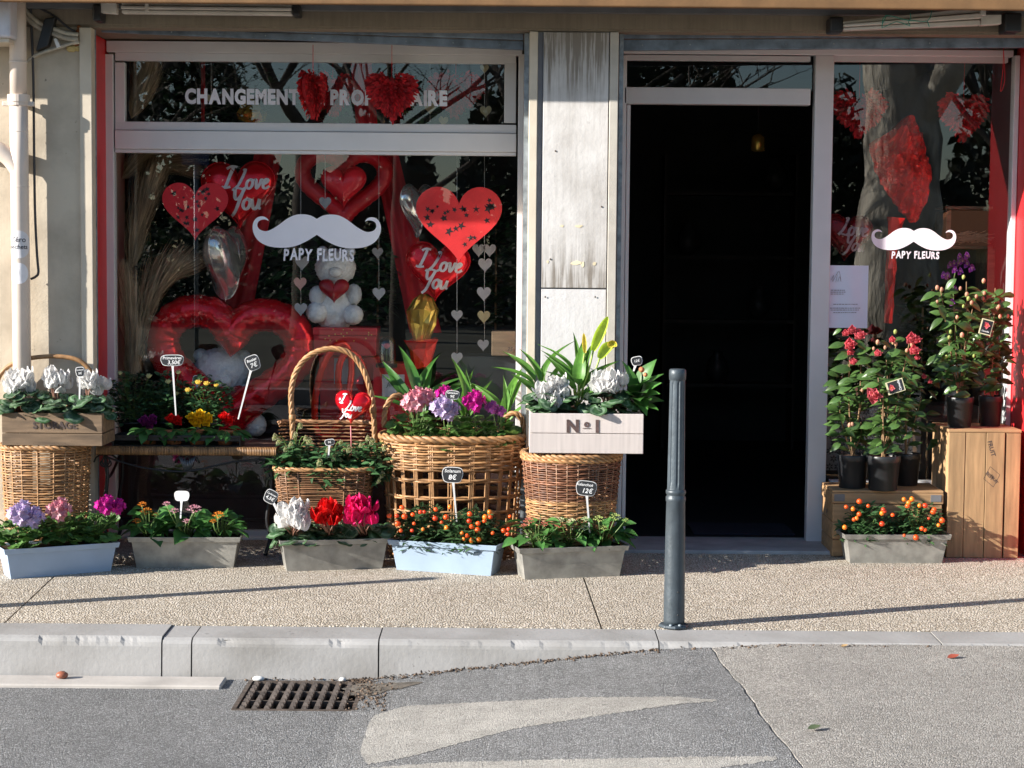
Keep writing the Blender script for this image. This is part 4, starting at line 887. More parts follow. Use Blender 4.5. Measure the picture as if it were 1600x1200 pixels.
kalanchoe('kalanchoe with salmon buds in the planter by the doorway', FSAL, P5(.16), K([(826, 815, 1.1), (850, 820, .9), (873, 822, .8), (818, 823, .8)], -.50), r, 15, .085, .06, .05, 1.2, group='kalanchoes by the doorway')
kalanchoe('kalanchoe with cream buds behind the tall price tag by the doorway', FCRM, P5(.5), K([(893, 816, 1.), (913, 826, 1.), (876, 813, .8), (914, 812, .8)], -.49), r, 15, .085, .06, .05, 1.3, group='kalanchoes by the doorway')
kalanchoe('kalanchoe with yellow-green buds nearest the doorway', FGRN, P5(.84), K([(935, 812, 1.1), (961, 809, 1.2), (943, 826, .9), (977, 813, .7)], -.48), r, 16, .09, .06, .05, 1.4, group='kalanchoes by the doorway')
price_tag('slate price tag reading 12€ standing in the kalanchoes by the doorway', 916, 763, -.45, .096, .070, -6, (922, 840), [('Kalanchoé', .018, -.008, .016, .1), ('12€', .030, .005, -.012, .2)])
P6 = planter('grey zinc planter of berried solanum in front of the low chest', (1328, 880), (1472, 880), .145, ZINC)
Z6 = lambda x, y: at(1260+x/4.706, 640+y/4.706, -.10)
solanum('solanum with orange berries at the doorway end of the planter by the chest', P6(.2), .125, .095, .155, 640, [(Z6(x, y), s) for x, y, s in ((390, 675, 1.05), (455, 708, .9), (293, 715, .85), (343, 730, .9), (388, 768, 1.), (370, 800, 1.), (350, 808, .8), (282, 865, 1.1), (565, 735, 1.), (556, 762, 1.), (575, 750, .9), (556, 840, 1.1))], r, 'solanum by the chest')
solanum('solanum with orange berries at the tall-crate end of the planter by the chest', P6(.76), .13, .095, .16, 640, [(Z6(x, y), s) for x, y, s in ((718, 660, 1.), (776, 658, 1.), (752, 685, 1.), (744, 708, 1.1), (832, 706, .9), (873, 706, 1.), (940, 735, 1.), (932, 752, 1.), (998, 815, 1.1), (972, 850, .7), (850, 875, 1.1), (872, 885, .9), (806, 940, 1.1), (720, 925, .7), (900, 800, .6), (635, 775, .8))], r, 'solanum by the chest')
# ---- square basket with the tall twisted handle
def handled():
    Yc = .02; c0 = at(512, 733, -.15); zb = pave(-.1)+.004; c = (at(508, 733, Yc).x, Yc, zb); H = at(508, 735, -.16).z-zb; H2 = at(540, 660, .18).z-zb
    t = thing('handled_basket', 'square wicker basket with a tall twisted handle, full of hellebores', 'basket', c)
    prof = lambda q: (.185+.052*q, .125+.05*q, H*q)
    mb = MB(); weave(mb, c, prof, .03, .97, 46, 20, .0034, 5); mb.build('weave', WICKR, t, kind='stuff')
    mb = MB(); stakes(mb, c, prof, 20, .0045, 5, 0, 1, .5); mb.build('stakes', WICKR, t, kind='stuff')
    mb = MB(); rope(mb, ring_pts(c, prof, 1., 120, 5), .011, 3, 60, True); mb.build('rim', WICK, t)
    prof2 = lambda q: (.237, .175, H+(H2-H)*q)
    mb = MB(); weave(mb, c, prof2, .05, .95, 10, 18, .0045, 5, .25, math.pi-.25); rope(mb, [(c[0]+.237*sup(a, 5)[0], c[1]+.175*sup(a, 5)[1], c[2]+H2) for a in [.25+(math.pi-.5)*k/60 for k in range(61)]], .011, 3, 60); mb.build('back_panel', WICKR, t, kind='stuff')
    P = smooth_pts([at(x, y, .04) for x, y in ((458, 700), (456, 652), (455, 612), (463, 580), (483, 556), (513, 545), (545, 551), (566, 575), (578, 608), (583, 640), (586, 700))], 6)
    mb = MB(); rope(mb, P, .0125, 4, 45); mb.build('handle', WICK, t)
    for x, y in ((457, 652), (583, 641)): p = at(x, y, .04); MB().lathe([(.015, -.014), (.017, -.006), (.017, .008), (.015, .014)], p, 12).build('binding', WICK, t)
    MB().box(c[0]-.2, c[0]+.2, c[1]-.14, c[1]+.14, c[2]+H-.10, c[2]+H-.09).build('inner_board', SOIL, t, False)
    return c[2]+H-.09
zs = handled()
def hellebore(lab, px, Y, blooms, w, dz=0.):
    base = Vector((at(px, 700, Y).x, Y, zs+.002)); t = thing('hellebore', lab, 'hellebore', base, 'hellebores in the handled basket'); r = random.Random(px+1)
    pts = blob_pts(base+Vector((0, 0, .10+dz)), w, .12, .12, 420, r, -.8, .15); foliage(t, pts, None, (.058, .020), r, LHEL, .15, curl=-.35, nu=4); mb = MB()
    for x, y in blooms: p = at(x, y, Y-.08); put(MF_HEL, 'flower', t, p, frame_rot((1, .1, 0), (r.uniform(-.6, .6), -.9, r.uniform(-.1, .7))), r.uniform(.8, 1.2)); mb.tube(smooth_pts([base, ((base.x+p.x)/2, Y-.03, p.z-.02), p], 3), .002, 5, caps=False)
    mb.build('stem', STEM, t)
hellebore('hellebore with pale green blooms at the table end of the handled basket', 458, -.03, [(436, 690), (430, 683), (470, 665), (462, 681), (478, 684), (455, 695), (447, 702), (484, 690)], .12)
hellebore('hellebore with pale green blooms in the middle of the handled basket', 515, -.06, [(500, 722), (533, 692), (513, 703), (522, 716), (546, 702)], .11, -.02)
hellebore('hellebore spilling over the end of the handled basket towards the big oval basket', 572, -.03, [(564, 696), (582, 690), (598, 742), (592, 752), (575, 684), (601, 700)], .12)
price_tag('small dark price tag among the hellebores of the handled basket', 515, 691, -.17, .048, .030, 8, (513, 715), [('9€', .014, 0, 0, .1)])
# ---- big oval open-work basket
def oval():
    Yc = .06; zb = pave(-.1)+.003; zr_ = at(708, 688, -.17).z; H = zr_-zb; c = (at(708, 690, Yc).x, Yc, zb)
    t = thing('openwork_basket', 'big oval openwork wicker basket filled with geraniums', 'basket', c)
    prof = lambda q: (.300+.044*q, .205+.030*q, H*q)
    mb = MB(); weave(mb, c, prof, .74, .985, 11, 26, .0068, 2.3, amp=1.2); mb.build('weave', WICK, t, kind='stuff')
    for q, n in ((.66, 2), (.52, 2), (.40, 2), (.28, 2)):
        mb = MB(); weave(mb, c, prof, q-.012, q+.018, n, 26, .0058, 2.3, amp=1.5); mb.build('band', WICK, t)
    mb = MB(); weave(mb, c, prof, .01, .20, 10, 26, .006, 2.3); mb.build('base_weave', WICK, t, kind='stuff')
    for k in range(26):
        mb = MB(); a = 2*math.pi*(k+.5)/26
        for j in (-1, 0, 1): mb.cv = RN.uniform(-.2, .15); mb.tube([(c[0]+prof(q)[0]*sup(a+j*.026, 2.3)[0], c[1]+prof(q)[1]*sup(a+j*.026, 2.3)[1], c[2]+prof(q)[2]) for q in (0, .25, .5, .75, .98)], .0046, 5)
        mb.build('stake', WICK, t)
    mb = MB(); rope(mb, ring_pts(c, lambda q: (.346, .238, H), 1., 130, 2.3), .017, 3, 45, True); mb.build('rim', WICK, t)
    for P in ([(600, 668), (602, 640), (612, 622), (624, 618), (632, 630)], [(787, 694), (784, 672), (789, 654), (803, 646), (815, 654), (820, 680)]):
        Yh = .02 if P[0][0] < 700 else .04
        mb = MB(); rope(mb, smooth_pts([at(x, y, Yh+(.02*i if P[0][0] < 700 else .0)) for i, (x, y) in enumerate(P)], 6), .0125, 3, 60); mb.build('handle', WICK, t)
    MB().lathe([(.001, H-.075), (.21, H-.075), (.21, H-.068), (.001, H-.068)], c, 20).build('inner_board', SOIL, t)
    return zr_-.066
zo = oval(); r = random.Random(51)
hd = lambda L_: [(at(x, y, Y), s) for x, y, Y, s in L_]
geranium('geranium with a pink and white flower head by the left handle of the oval basket', FPNK, Vector((at(648, 680, -.0).x, .0, zo)), hd([(650, 622, -.10, 1.25), (640, 628, -.10, .9), (666, 618, -.08, .9)]), r, 36, .11, .10, .11, 'geraniums in the oval basket')
geranium('geranium with a large lilac flower head in the oval basket', FLIL, Vector((at(694, 680, -.04).x, -.04, zo)), hd([(690, 634, -.14, 1.2), (700, 642, -.14, .9), (708, 636, -.13, .7)]), r, 30, .10, .10, .075, 'geraniums in the oval basket')
geranium('geranium with a magenta flower head in the oval basket', FMAG, Vector((at(738, 680, -.0).x, .0, zo)), hd([(740, 625, -.10, 1.15), (693, 613, .05, .9)]), r, 34, .10, .10, .105, 'geraniums in the oval basket')
geranium('geranium with a small purple-pink flower head by the right handle of the oval basket', FPUR, Vector((at(776, 680, .0).x, .0, zo)), hd([(768, 634, -.08, .7), (782, 640, -.07, .55)]), r, 26, .07, .10, .085, 'geraniums in the oval basket')
price_tag('slate price tag reading 9€ between the magenta and lilac geraniums', 707, 617, -.16, .066, .042, -4, (704, 640), [('Géranium', .013, 0, .009, .1), ('9€', .018, 0, -.008, .1)])
def longleaf(name, lab, cat, base, tips, me, r, group, blooms=(), stem=STEM):
    """tall narrow leaves; tips = (px, py, Y, width scale) of leaf tips"""
    t = thing(name, lab, cat, base, group); mb = MB(); L0 = max(v.co.y for v in me.vertices)
    for px, py, Y, s in tips:
        tip = at(px, py, Y); v = tip-base; ln = min(v.length*.48, L0*.85*max(.8, s)); lift = Vector((v.x*.38, v.y*.38, v.z*.62)) if v.z > .05 else Vector((v.x*.4, v.y*.4, .10))
        st = base+lift*(1-ln/max(v.length, ln+.01)*.55); d = tip-st; n = Vector((-d.x*.6, -.6, .85)) if d.z > .03 else Vector((0, -.4, 1))
        put(me, 'leaf', t, st, frame_rot(d, n, r.uniform(-.6, .6)), (s*.9*d.length/L0, d.length/L0, d.length/L0)); mb.tube(smooth_pts([base+Vector((r.uniform(-.015, .015), 0, 0)), base.lerp(st, .5)+Vector((0, 0, .01)), st], 3), [.004]*3+[.0035]*3+[.0025], 6, caps=False)
    mb.build('stem', stem, t); return t
sp = 'leafy spathe plants'
longleaf('spathe_plant', 'lush narrow-leaved plant behind the pink geranium', 'plant', Vector((at(652, 640, .18).x, .18, zo)), [(612, 570, .12, 1), (646, 545, .16, 1), (628, 590, .1, .9), (668, 568, .16, 1), (689, 570, .16, .9), (703, 590, .12, 1.1), (615, 602, .1, .8), (680, 600, .1, 1.2), (660, 552, .2, .8), (640, 585, .12, 1)], ML_SPA, random.Random(1), sp)
longleaf('spathe_plant', 'upright yellow-green leaved plant behind the magenta geranium', 'plant', Vector((at(728, 640, .18).x, .18, zo)), [(730, 566, .16, .8), (722, 588, .14, .8), (735, 590, .12, .9), (715, 603, .12, .8), (748, 600, .12, .8)], ML_CAL, random.Random(2), sp)
longleaf('spathe_plant', 'curling calla leaves in a clay pot behind the purple-pink geranium', 'plant', Vector((at(790, 645, .12).x, .12, zo)), [(800, 570, .1, .7), (746, 588, .12, .8), (812, 578, .08, .5), (786, 600, .06, .9), (803, 625, .04, .7), (770, 590, .12, .7), (795, 602, .05, .8)], ML_CAL, random.Random(3), sp)
# ---- two-tone round basket with the white N°1 crate
def round_basket():
    Yc = -.24; zb = pave(-.25); c = (at(893, 715, Yc).x, Yc, zb); H = at(893, 716, -.46).z-zb
    t = thing('round_basket', 'two-tone round wicker basket under the white stencilled crate', 'basket', c)
    prof = lambda q: (.178+.052*q, .165+.048*q, H*q)
    mb = MB(); weave(mb, c, prof, .62, .95, 17, 28, .0044); mb.build('brown_weave', WICKD, t, kind='stuff')
    mb = MB(); weave(mb, c, prof, .06, .60, 26, 28, .0048); mb.build('light_weave', WICK, t, kind='stuff')
    mb = MB(); stakes(mb, c, prof, 28, .0045, 2, 0, 1, .5); mb.build('stakes', WICKR, t, kind='stuff')
    for q, w_, n_ in ((.61, .0065, 2), (.97, .012, 3), (1., .012, 3), (.05, .010, 3)): mb = MB(); rope(mb, ring_pts(c, prof, q, 110), w_, n_, 62, True); mb.build('rim', WICK, t)
    MB().lathe([(.001, H*.9), (.21, H*.9)], c, 20, caps=False).build('lid_board', WICKD, t)
    return c[2]+H+.014
zrb = round_basket()
t, a, b, top, bot = crate_front('white_crate', 'whitewashed crate stencilled N°1 on the two-tone round basket', 827, 1005, 646, 709, -.44, .31, (.50, 1.), WOODW, .014, mside=mat('limewashed_wood_side', (.74, .68, .64), .7, var=.08, bump=.2))
p = at(912, 667, -.4415)
INKB = mat('stencil_brown', (.09, .055, .05), .8, var=.3, vscale=50)
stencil(t, 'N', .078, Vector((p.x-.050, p.y, p.z)), INKB, .5, .045); stencil(t, 'o', .044, Vector((p.x+.014, p.y, p.z+.014)), INKB, .5, .05); stencil(t, '1', .078, Vector((p.x+.062, p.y, p.z)), INKB, .5, .045)
MB().box(p.x-.005, p.x+.033, p.y-.0004, p.y+.0006, p.z-.008, p.z-.0055).build('underline', INKB, t, False)
zc = top-.027; r = random.Random(61)
cyclamen('white cyclamen at the basket end of the white crate', FWH, Vector((at(858, 640, -.32).x, -.32, zc)), [(at(853, 611, -.36), 7, .035, .035), (at(870, 596, -.34), 6, .028, .025), (at(864, 622, -.37), 4, .02, .02)], r, 24, .10, .08, .06, group='white cyclamens in the white crate')
cyclamen('white cyclamen at the doorway end of the white crate', FWH, Vector((at(950, 640, -.32).x, -.32, zc)), [(at(943, 592, -.36), 10, .04, .035), (at(962, 590, -.35), 7, .035, .03)], r, 30, .11, .09, .06, group='white cyclamens in the white crate')
cp = Vector((at(903, 640, -.26).x, -.26, zc))
t = longleaf('calla_lily', 'calla lily with a yellowing flower in the white crate', 'calla lily', cp, [(880, 545, -.3, .9), (878, 560, -.34, .9), (905, 520, -.26, .5), (918, 532, -.26, .7), (880, 527, -.24, .6), (935, 555, -.3, 1.), (925, 590, -.4, 1.2), (905, 545, -.34, 1.2), (893, 575, -.38, 1.1), (868, 580, -.3, .9), (938, 602, -.38, .8), (915, 560, -.3, 1.)], ML_CAL, r, 'callas in the white crate', stem=mat('calla_stem', (.30, .42, .08), .4))
MB().lathe([(.050, -.02), (.060, .03), (.063, .031), (.063, .045), (.057, .045)], cp, 20).build('pot', TERRA, t)
def spathe(px0, py0, px1, py1, px2, py2, Y, m, w=.03):
    a_, b_, c_ = at(px0, py0, Y), at(px1, py1, Y), at(px2, py2, Y); P = smooth_pts([a_, b_, c_], 5); vs = []; fs = []; n = 6; k_ = len(P)
    for i, q in enumerate(P):
        f = i/(k_-1); ww = w*math.sin(math.pi*min(1, .10+f*.9))**.8; tg = (P[min(i+1, k_-1)]-P[max(i-1, 0)]).normalized(); s = tg.cross(Vector((0, -1, 0))).normalized()
        for j in range(n+1): an = (j/n-.5)*3.2; vs.append(q+s*math.sin(an)*ww*.5+Vector((0, 1, 0))*(math.cos(an))*ww*.45)
    for i in range(k_-1): fs += [(i*(n+1)+j, i*(n+1)+j+1, (i+1)*(n+1)+j+1, (i+1)*(n+1)+j) for j in range(n)]
    return MB().add(vs, fs).build('spathe', m, t)
SPG = leafm('spathe_yellow_green', (.42, .56, .06), .4, .4); SPY = leafm('spathe_yellow', (.75, .60, .08), .4, .4)
spathe(926, 548, 938, 520, 950, 494, -.27, SPG, .048); spathe(936, 560, 948, 543, 962, 538, -.30, SPG, .05); spathe(950, 541, 957, 537, 964, 541, -.305, SPY, .034); spathe(914, 552, 913, 535, 912, 520, -.3, SPY, .022)
for P in ([(904, 625), (918, 585), (927, 548)], [(908, 628), (925, 592), (937, 560)], [(900, 625), (908, 590), (913, 553)]): MB().tube(smooth_pts([at(x, y, -.28) for x, y in P], 4), .0045, 6).build('flower_stalk', MATS['calla_stem'], t)
longleaf('calla_lily', 'young calla with narrow green leaves at the basket end of the white crate', 'calla lily', Vector((at(846, 640, -.22).x, -.22, zc)), [(811, 540, -.22, .8), (806, 556, -.26, .8), (862, 526, -.2, .7), (836, 540, -.2, .8), (850, 545, -.18, .7), (824, 585, -.3, 1.1), (872, 568, -.24, .8), (820, 610, -.32, 1.)], ML_CAL, r, 'callas in the white crate')
hb = Vector((at(992, 632, -.24).x, -.24, zc+.02))
t = longleaf('anthurium', 'broad-leaved plant with a clay-coloured bloom overhanging the doorway end of the white crate', 'plant', hb, [(x, y, Y, s*.62) for x, y, Y, s in [(1018, 560, -.28, 1.6), (1032, 618, -.34, 1.5), (1000, 622, -.4, 1.7), (985, 575, -.3, 1.3), (1024, 592, -.36, 1.6), (1010, 640, -.4, 1.4), (990, 605, -.42, 1.8), (1028, 578, -.3, 1.2), (980, 562, -.25, 1.1), (1005, 600, -.44, 1.7), (975, 622, -.42, 1.4), (1015, 612, -.42, 1.8), (992, 590, -.38, 1.3), (1022, 606, -.4, 1.4), (1012, 580, -.36, 1.3), (998, 612, -.46, 1.4), (1026, 630, -.38, 1.3), (982, 600, -.44, 1.3)]], ML_IVY, r, None)
put(budmesh(TERRA, .014, 1.8, TERRA), 'bloom', t, at(1002, 577, -.36), frame_rot((1, 0, -.6), (0, -1, 0))); put(budmesh(TERRA, .011, 1.8, TERRA), 'bloom', t, at(1008, 585, -.37), frame_rot((1, 0, -1), (0, -1, 0)))
price_tag('small white-rimmed price tag stuck in the broad-leaved plant by the doorway', 995, 564, -.38, .052, .042, 12, (990, 580), [('12€', .016, 0, 0, .1)])
# ---- low chest and tall crate on the right
def chest():
    Y1, Y2 = .10, .42; a, b = at(1300, 868, Y1), at(1470, 868, Y1); zb = pave(Y1)+.002; ztop = at(1385, 770, Y1).z
    t = thing('low_chest', 'low wooden chest with grey corner plates carrying black camellia pots', 'chest', ((a.x+b.x)/2, .26, zb))
    zz = [zb, zb+.085, zb+.17, ztop-.055]
    for z0, z1 in zip(zz[:-1], zz[1:]):
        MB().box(a.x, b.x, Y1, Y1+.014, z0+.0015, z1-.0015).build('plank', WOOD, t, False, bevel=.003)
        for x in (a.x, b.x-.014): MB().box(x, x+.014, Y1+.015, Y2, z0+.0015, z1-.0015).build('plank', WOOD, t, False, bevel=.003)
    MB().box(a.x-.006, b.x+.006, Y1-.007, Y1+.012, ztop-.054, ztop-.001).build('lid_edge', WOOD, t, False, bevel=.004)
    MB().box(a.x-.006, a.x+.010, Y1+.013, Y2, ztop-.054, ztop-.001).build('lid_edge', WOOD, t, False, bevel=.004)
    for k in range(3): y0 = Y1-.005+(Y2-Y1)*k/3; MB().box(a.x-.005, b.x+.005, y0+.001, y0+(Y2-Y1)/3-.001, ztop, ztop+.012).build('lid_plank', WOOD, t, False, bevel=.003)
    for x0, x1 in ((a.x+.004, a.x+.055), (b.x-.058, b.x-.006)): MB().box(x0, x1, Y1-.0095, Y1-.0072, ztop-.042, ztop-.008).build('corner_plate', mat('dull_plate', (.20, .20, .21), .5, .5), t, False, bevel=.001)
    put(MB().lathe([(.001, 0), (.012, 0), (.012, .002), (.001, .002)], n=16).mesh('hand_hole', [BLACKP]), 'hand_hole', t, (a.x-.0012, .27, zb+.20), Matrix.Rotation(math.pi/2, 3, 'Y'))
    return ztop+.012
zch = chest()
def tall():
    Y1, Y2 = .10, .46; a, b = at(1478, 870, Y1), at(1591, 870, Y1); zb = pave(Y1)+.002; zt2 = at(1534, 675, Y1).z
    t = thing('tall_crate', 'tall upright wooden crate stamped with dark marks beside the red jamb', 'crate', ((a.x+b.x)/2, .28, zb)); w = b.x-a.x
    fr = [0, .232, .518, .79, 1.]
    for i in range(4):
        x0, x1 = a.x+w*fr[i], a.x+w*fr[i+1]; e0, e1 = .0012, (.006 if i == 2 else .0012); mb = MB(); d = (0, .002, -.001, .003)[i]
        mb.box(x0+e0, x1-e1, Y1+d, Y1+.014+d, zb, zt2-.004).build('plank', WOODV, t, False, bevel=.0022)
    for k in range(3): y0 = Y1+.018+(Y2-Y1-.02)*k/3; MB().box(a.x+.001, a.x+.013, y0, y0+(Y2-Y1-.02)/3-.004, zb, zt2-.006).build('plank', WOODV, t, False, bevel=.002); MB().box(b.x-.013, b.x-.001, y0, y0+(Y2-Y1-.02)/3-.004, zb, zt2-.006).build('plank', WOODV, t, False, bevel=.002)
    MB().box(a.x-.003, b.x+.001, Y1-.001, Y1+.11, zt2-.003, zt2+.012).build('end_board', WOOD, t, False, bevel=.003); MB().box(a.x-.003, b.x+.001, Y1+.112, Y1+.235, zt2-.003, zt2+.012).build('end_board', WOOD, t, False, bevel=.003); MB().box(a.x-.003, b.x+.001, Y1+.237, Y2, zt2-.003, zt2+.012).build('end_board', WOOD, t, False, bevel=.003)
    MB().box(a.x+.014, b.x-.014, Y1+.03, Y1+.04, zb, zt2-.01).build('inner_board', SOIL, t, False)
    stencil(t, 'FRUIT', .030, at(1549, 701, Y1-.0012), INK, -73, .02); c = at(1550, 745, Y1-.0012)
    dm = [(-.004, .054), (.042, .009), (.004, -.054), (-.042, -.009)]
    R2 = [(x, z) for x, z in dm]; mb = MB()
    P = [Vector((c.x+x, c.y, c.z+z)) for x, z in ((-.010, .050), (.038, .010), (.008, -.050), (-.040, -.010))]
    for i in range(4):
        p, q = P[i], P[(i+1) % 4]; d = (q-p).normalized(); n = Vector((d.z, 0, -d.x))*.0012; mb.add([p-n, q-n, q+n, p+n], [(0, 1, 2, 3)])
    mb.build('stamp_border', INK, t, False)
    stencil(t, 'BEST', .022, Vector((c.x-.012, c.y, c.z+.004)), INK, -50, .02); stencil(t, 'FRUIT', .020, Vector((c.x+.010, c.y, c.z-.012)), INK, -50, .02)
    return zt2+.012
ztc = tall()
def camellia(lab, px, Y, zb, rt, ph, tips, leaves, flowers, opens, buds, seed, tag_=None, buds_g=()):
    c = at(px, 740, Y); base = Vector((c.x, Y, zb)); t = thing('camellia', lab, 'camellia', base, 'potted camellias'); r = random.Random(seed)
    MB().lathe([(rt*.80, 0), (rt*.83, .004), (rt*.96, ph*.80), (rt*1.0, ph*.81), (rt*1.02, ph*.985), (rt*1.0, ph), (rt*.93, ph), (rt*.93, ph*.9)], base, 28, caps=False).build('pot', POT, t)
    MB().lathe([(rt*.935, ph*.93), (rt*.5, ph*.96), (.001, ph*.95)], base, 18, caps=False).build('soil', mat('bark_mulch', (.16, .085, .05), .95, var=.7, vscale=90, bump=1, bscale=140), t)
    mb = MB(); s0 = base+Vector((0, 0, ph*.9)); ends = []
    for x, y, yy in tips:
        e = at(x, y, yy); m1 = s0.lerp(e, .45)+Vector((r.uniform(-.02, .02), r.uniform(-.02, .02), .03)); P = smooth_pts([s0+Vector((r.uniform(-.01, .01), 0, 0)), m1, e], 6); mb.tube(P, [.0048*(1-.6*i/len(P)) for i in range(len(P))], 6); ends.append(P)
    for x, y, yy, dx, dy, s in leaves:
        p = at(x, y, yy); d = Vector((dx, r.uniform(-.5, .1), -dy)); put(ML_CAM, 'leaf', t, p-d.normalized()*.028*s, frame_rot(d, (r.uniform(-.4, .4), -.75, r.uniform(.3, 1.))), s)
    for P in ends:
        for k in range(11):
            q = P[int(len(P)*(.30+.70*r.random()))-1]; a_ = r.uniform(0, 6.28); d = Vector((math.cos(a_), math.sin(a_)*.7, r.uniform(-.3, .5))); put(ML_CAM, 'leaf', t, q, frame_rot(d, (r.uniform(-.3, .3), -.5, 1)), r.uniform(.75, 1.15)); 
    mb.build('branch', BARKS, t)
    for x, y, s in flowers: put(MF_CAM, 'flower', t, at(x, y, Y-.08), frame_rot((1, .1, 0), (r.uniform(-.5, .5), -.8, r.uniform(.1, .8))), s*1.22)
    for x, y, s in opens: put(MF_CAMO, 'flower', t, at(x, y, Y-.09), frame_rot((1, .1, 0), (0, -.8, .6)), s*1.15)
    for x, y, s in buds: put(M_BUD, 'bud', t, at(x, y, Y-.07), frame_rot((1, .1, 0), (r.uniform(-.5, .5), -.3, .8)), s)
    for x, y, s in buds_g: put(M_BUDG, 'bud', t, at(x, y, Y-.07), frame_rot((1, .1, 0), (r.uniform(-.5, .5), -.3, .8)), s)
    return t
zz = lambda x, y: (1260+x/8.889, 500+y/8.889)          # enlarged crop -> photograph
def LV(L_, Y): return [(*zz(x, y), Y-.05, dx, dy, s) for x, y, dx, dy, s in L_]
def FL(L_): return [(*zz(x, y), s) for x, y, s in L_]
rr = random.Random(77)
def extra(n, x0, x1, y0, y1, Y): return [(rr.uniform(x0, x1), rr.uniform(y0, y1), Y+rr.uniform(-.07, .08), rr.choice((-1, 1)), rr.uniform(-.5, .8), rr.uniform(.75, 1.1)) for _ in range(n)]
camellia('coral-flowered camellia in the black pot nearest the doorway', 1332, .20, zch, .078, .165, [(1330, 530, .15), (1326, 555, .12), (1350, 600, .15), (1310, 620, .15), (1345, 560, .2), (1320, 650, .15), (1345, 660, .18)],
         LV([(440, 345, -1, .05, 1.1), (520, 490, -1, .3, 1.1), (740, 330, 1, .5, 1.1), (750, 430, 1, -.6, 1.2), (520, 680, -1, -.1, 1.4), (440, 150, -1, .5, .7), (560, 930, -1, .4, 1.2), (650, 830, -1, -.1, 1.1), (780, 500, 1, -.2, 1.), (560, 850, -1, .2, 1.2), (340, 1020, -1, -.6, .9), (420, 1100, -1, .4, .9), (600, 1050, 1, .3, .9), (780, 800, 1, -.2, 1.1)], .16)+extra(54, 1298, 1366, 580, 705, .18),
         FL([(620, 150, 1.), (530, 195, .75), (720, 235, 1.25), (585, 350, 1.2), (600, 450, .75), (640, 600, .85)]), [], [(1327, 668, 1.1), (1331, 667, 1.1), (*zz(690, 990), .9), (*zz(770, 1000), .9), (*zz(700, 1050), .8)], 1)
t = camellia('coral-flowered camellia with a printed plant label in the middle black pot', 1380, .12, zch, .082, .17, [(1385, 560, .1), (1400, 540, .1), (1422, 530, .1), (1372, 590, .05), (1380, 610, .02), (1410, 620, .1), (1395, 650, .1)],
         LV([(830, 560, -1, .1, 1.2), (1190, 540, 1, -.1, 1.2), (1220, 450, -1, .3, 1.2), (1440, 560, 1, .5, 1.2), (900, 720, -1, .4, 1.2), (920, 900, -1, .1, 1.2), (1100, 880, 1, -.9, 1.2), (1000, 850, 1, .3, 1.3), (1150, 1120, 1, -.5, 1.1), (1300, 270, -1, .1, 1.), (1090, 320, 1, .3, 1.), (1320, 1170, 1, -.1, 1.2), (960, 690, -1, .3, 1.2), (1420, 480, 1, .8, 1.1), (1000, 440, -1, .2, 1.)], .10)+extra(50, 1365, 1432, 560, 705, .12),
         FL([(1440, 270, 1.2), (1500, 300, 1.1), (1480, 440, 1.1), (1180, 280, .7), (980, 480, .8), (1530, 540, .6)]), FL([(920, 1070, 1.15)]), FL([(985, 340, 1.1), (1240, 365, .9), (1090, 410, .9), (1390, 450, .9), (1460, 370, 1.), (930, 420, .8), (1200, 340, .8)]), 2, buds_g=FL([(1230, 195, 1.2)]))
def plant_label(t, px, py, Y, w, h, ang, pic):
    c = at(px, py, Y); R2 = Matrix.Rotation(rad(-ang), 4, 'Y'); R2.translation = c
    MB().prism([(-w/2, -h/2), (w/2, -h/2), (w/2, h/2), (-w/2, h/2)], 0, .0015, 0, R2).build('label_card', mat('label_cream', (.72, .66, .42), .5), t, False)
    MB().prism([(-w*.40, -h*.44), (w*.44, -h*.44), (w*.44, h*.44), (-w*.40, h*.44)], -.0008, .0004, 0, R2).build('label_panel', BOARD, t, False)
    put(MF_CAMO, 'label_flower', t, c+(R2.to_3x3() @ Vector((-w*.22 if pic else 0, -.002, .0 if pic else h*.12))), frame_rot((1, 0, 0), (0, -1, .05)), (.5, .5, .12))
    me = text_mesh('Camellia', w*.18, .01, .3); me.materials.append(CHALK); o = put(me, 'lettering', t, (0, 0, 0)); m = R2 @ Matrix.Translation((w*.24 if pic else 0, -.0016, 0 if pic else -h*.28)) @ UPRIGHT.to_4x4() @ (Matrix.Rotation(math.pi/2, 4, 'Z') if pic else Matrix.Identity(4)); m.translation -= PL(t); o.matrix_local = m
plant_label(t, 1399, 604, .0, .085, .062, 18, True)
camellia('camellia with few flowers in the black pot behind, next to the tall crate', 1416, .32, zch, .068, .16, [(1425, 600, .3), (1440, 620, .3), (1430, 560, .3)], extra(50, 1405, 1462, 545, 700, .3), [(1443, 590, .6), (1452, 597, .5)], [], [], 3)
zz2 = lambda x, y: (1400+x/4., 380+y/4.)
def LV2(L_, Y): return [(*zz2(x, y), Y-.05, dx, dy, s) for x, y, dx, dy, s in L_]
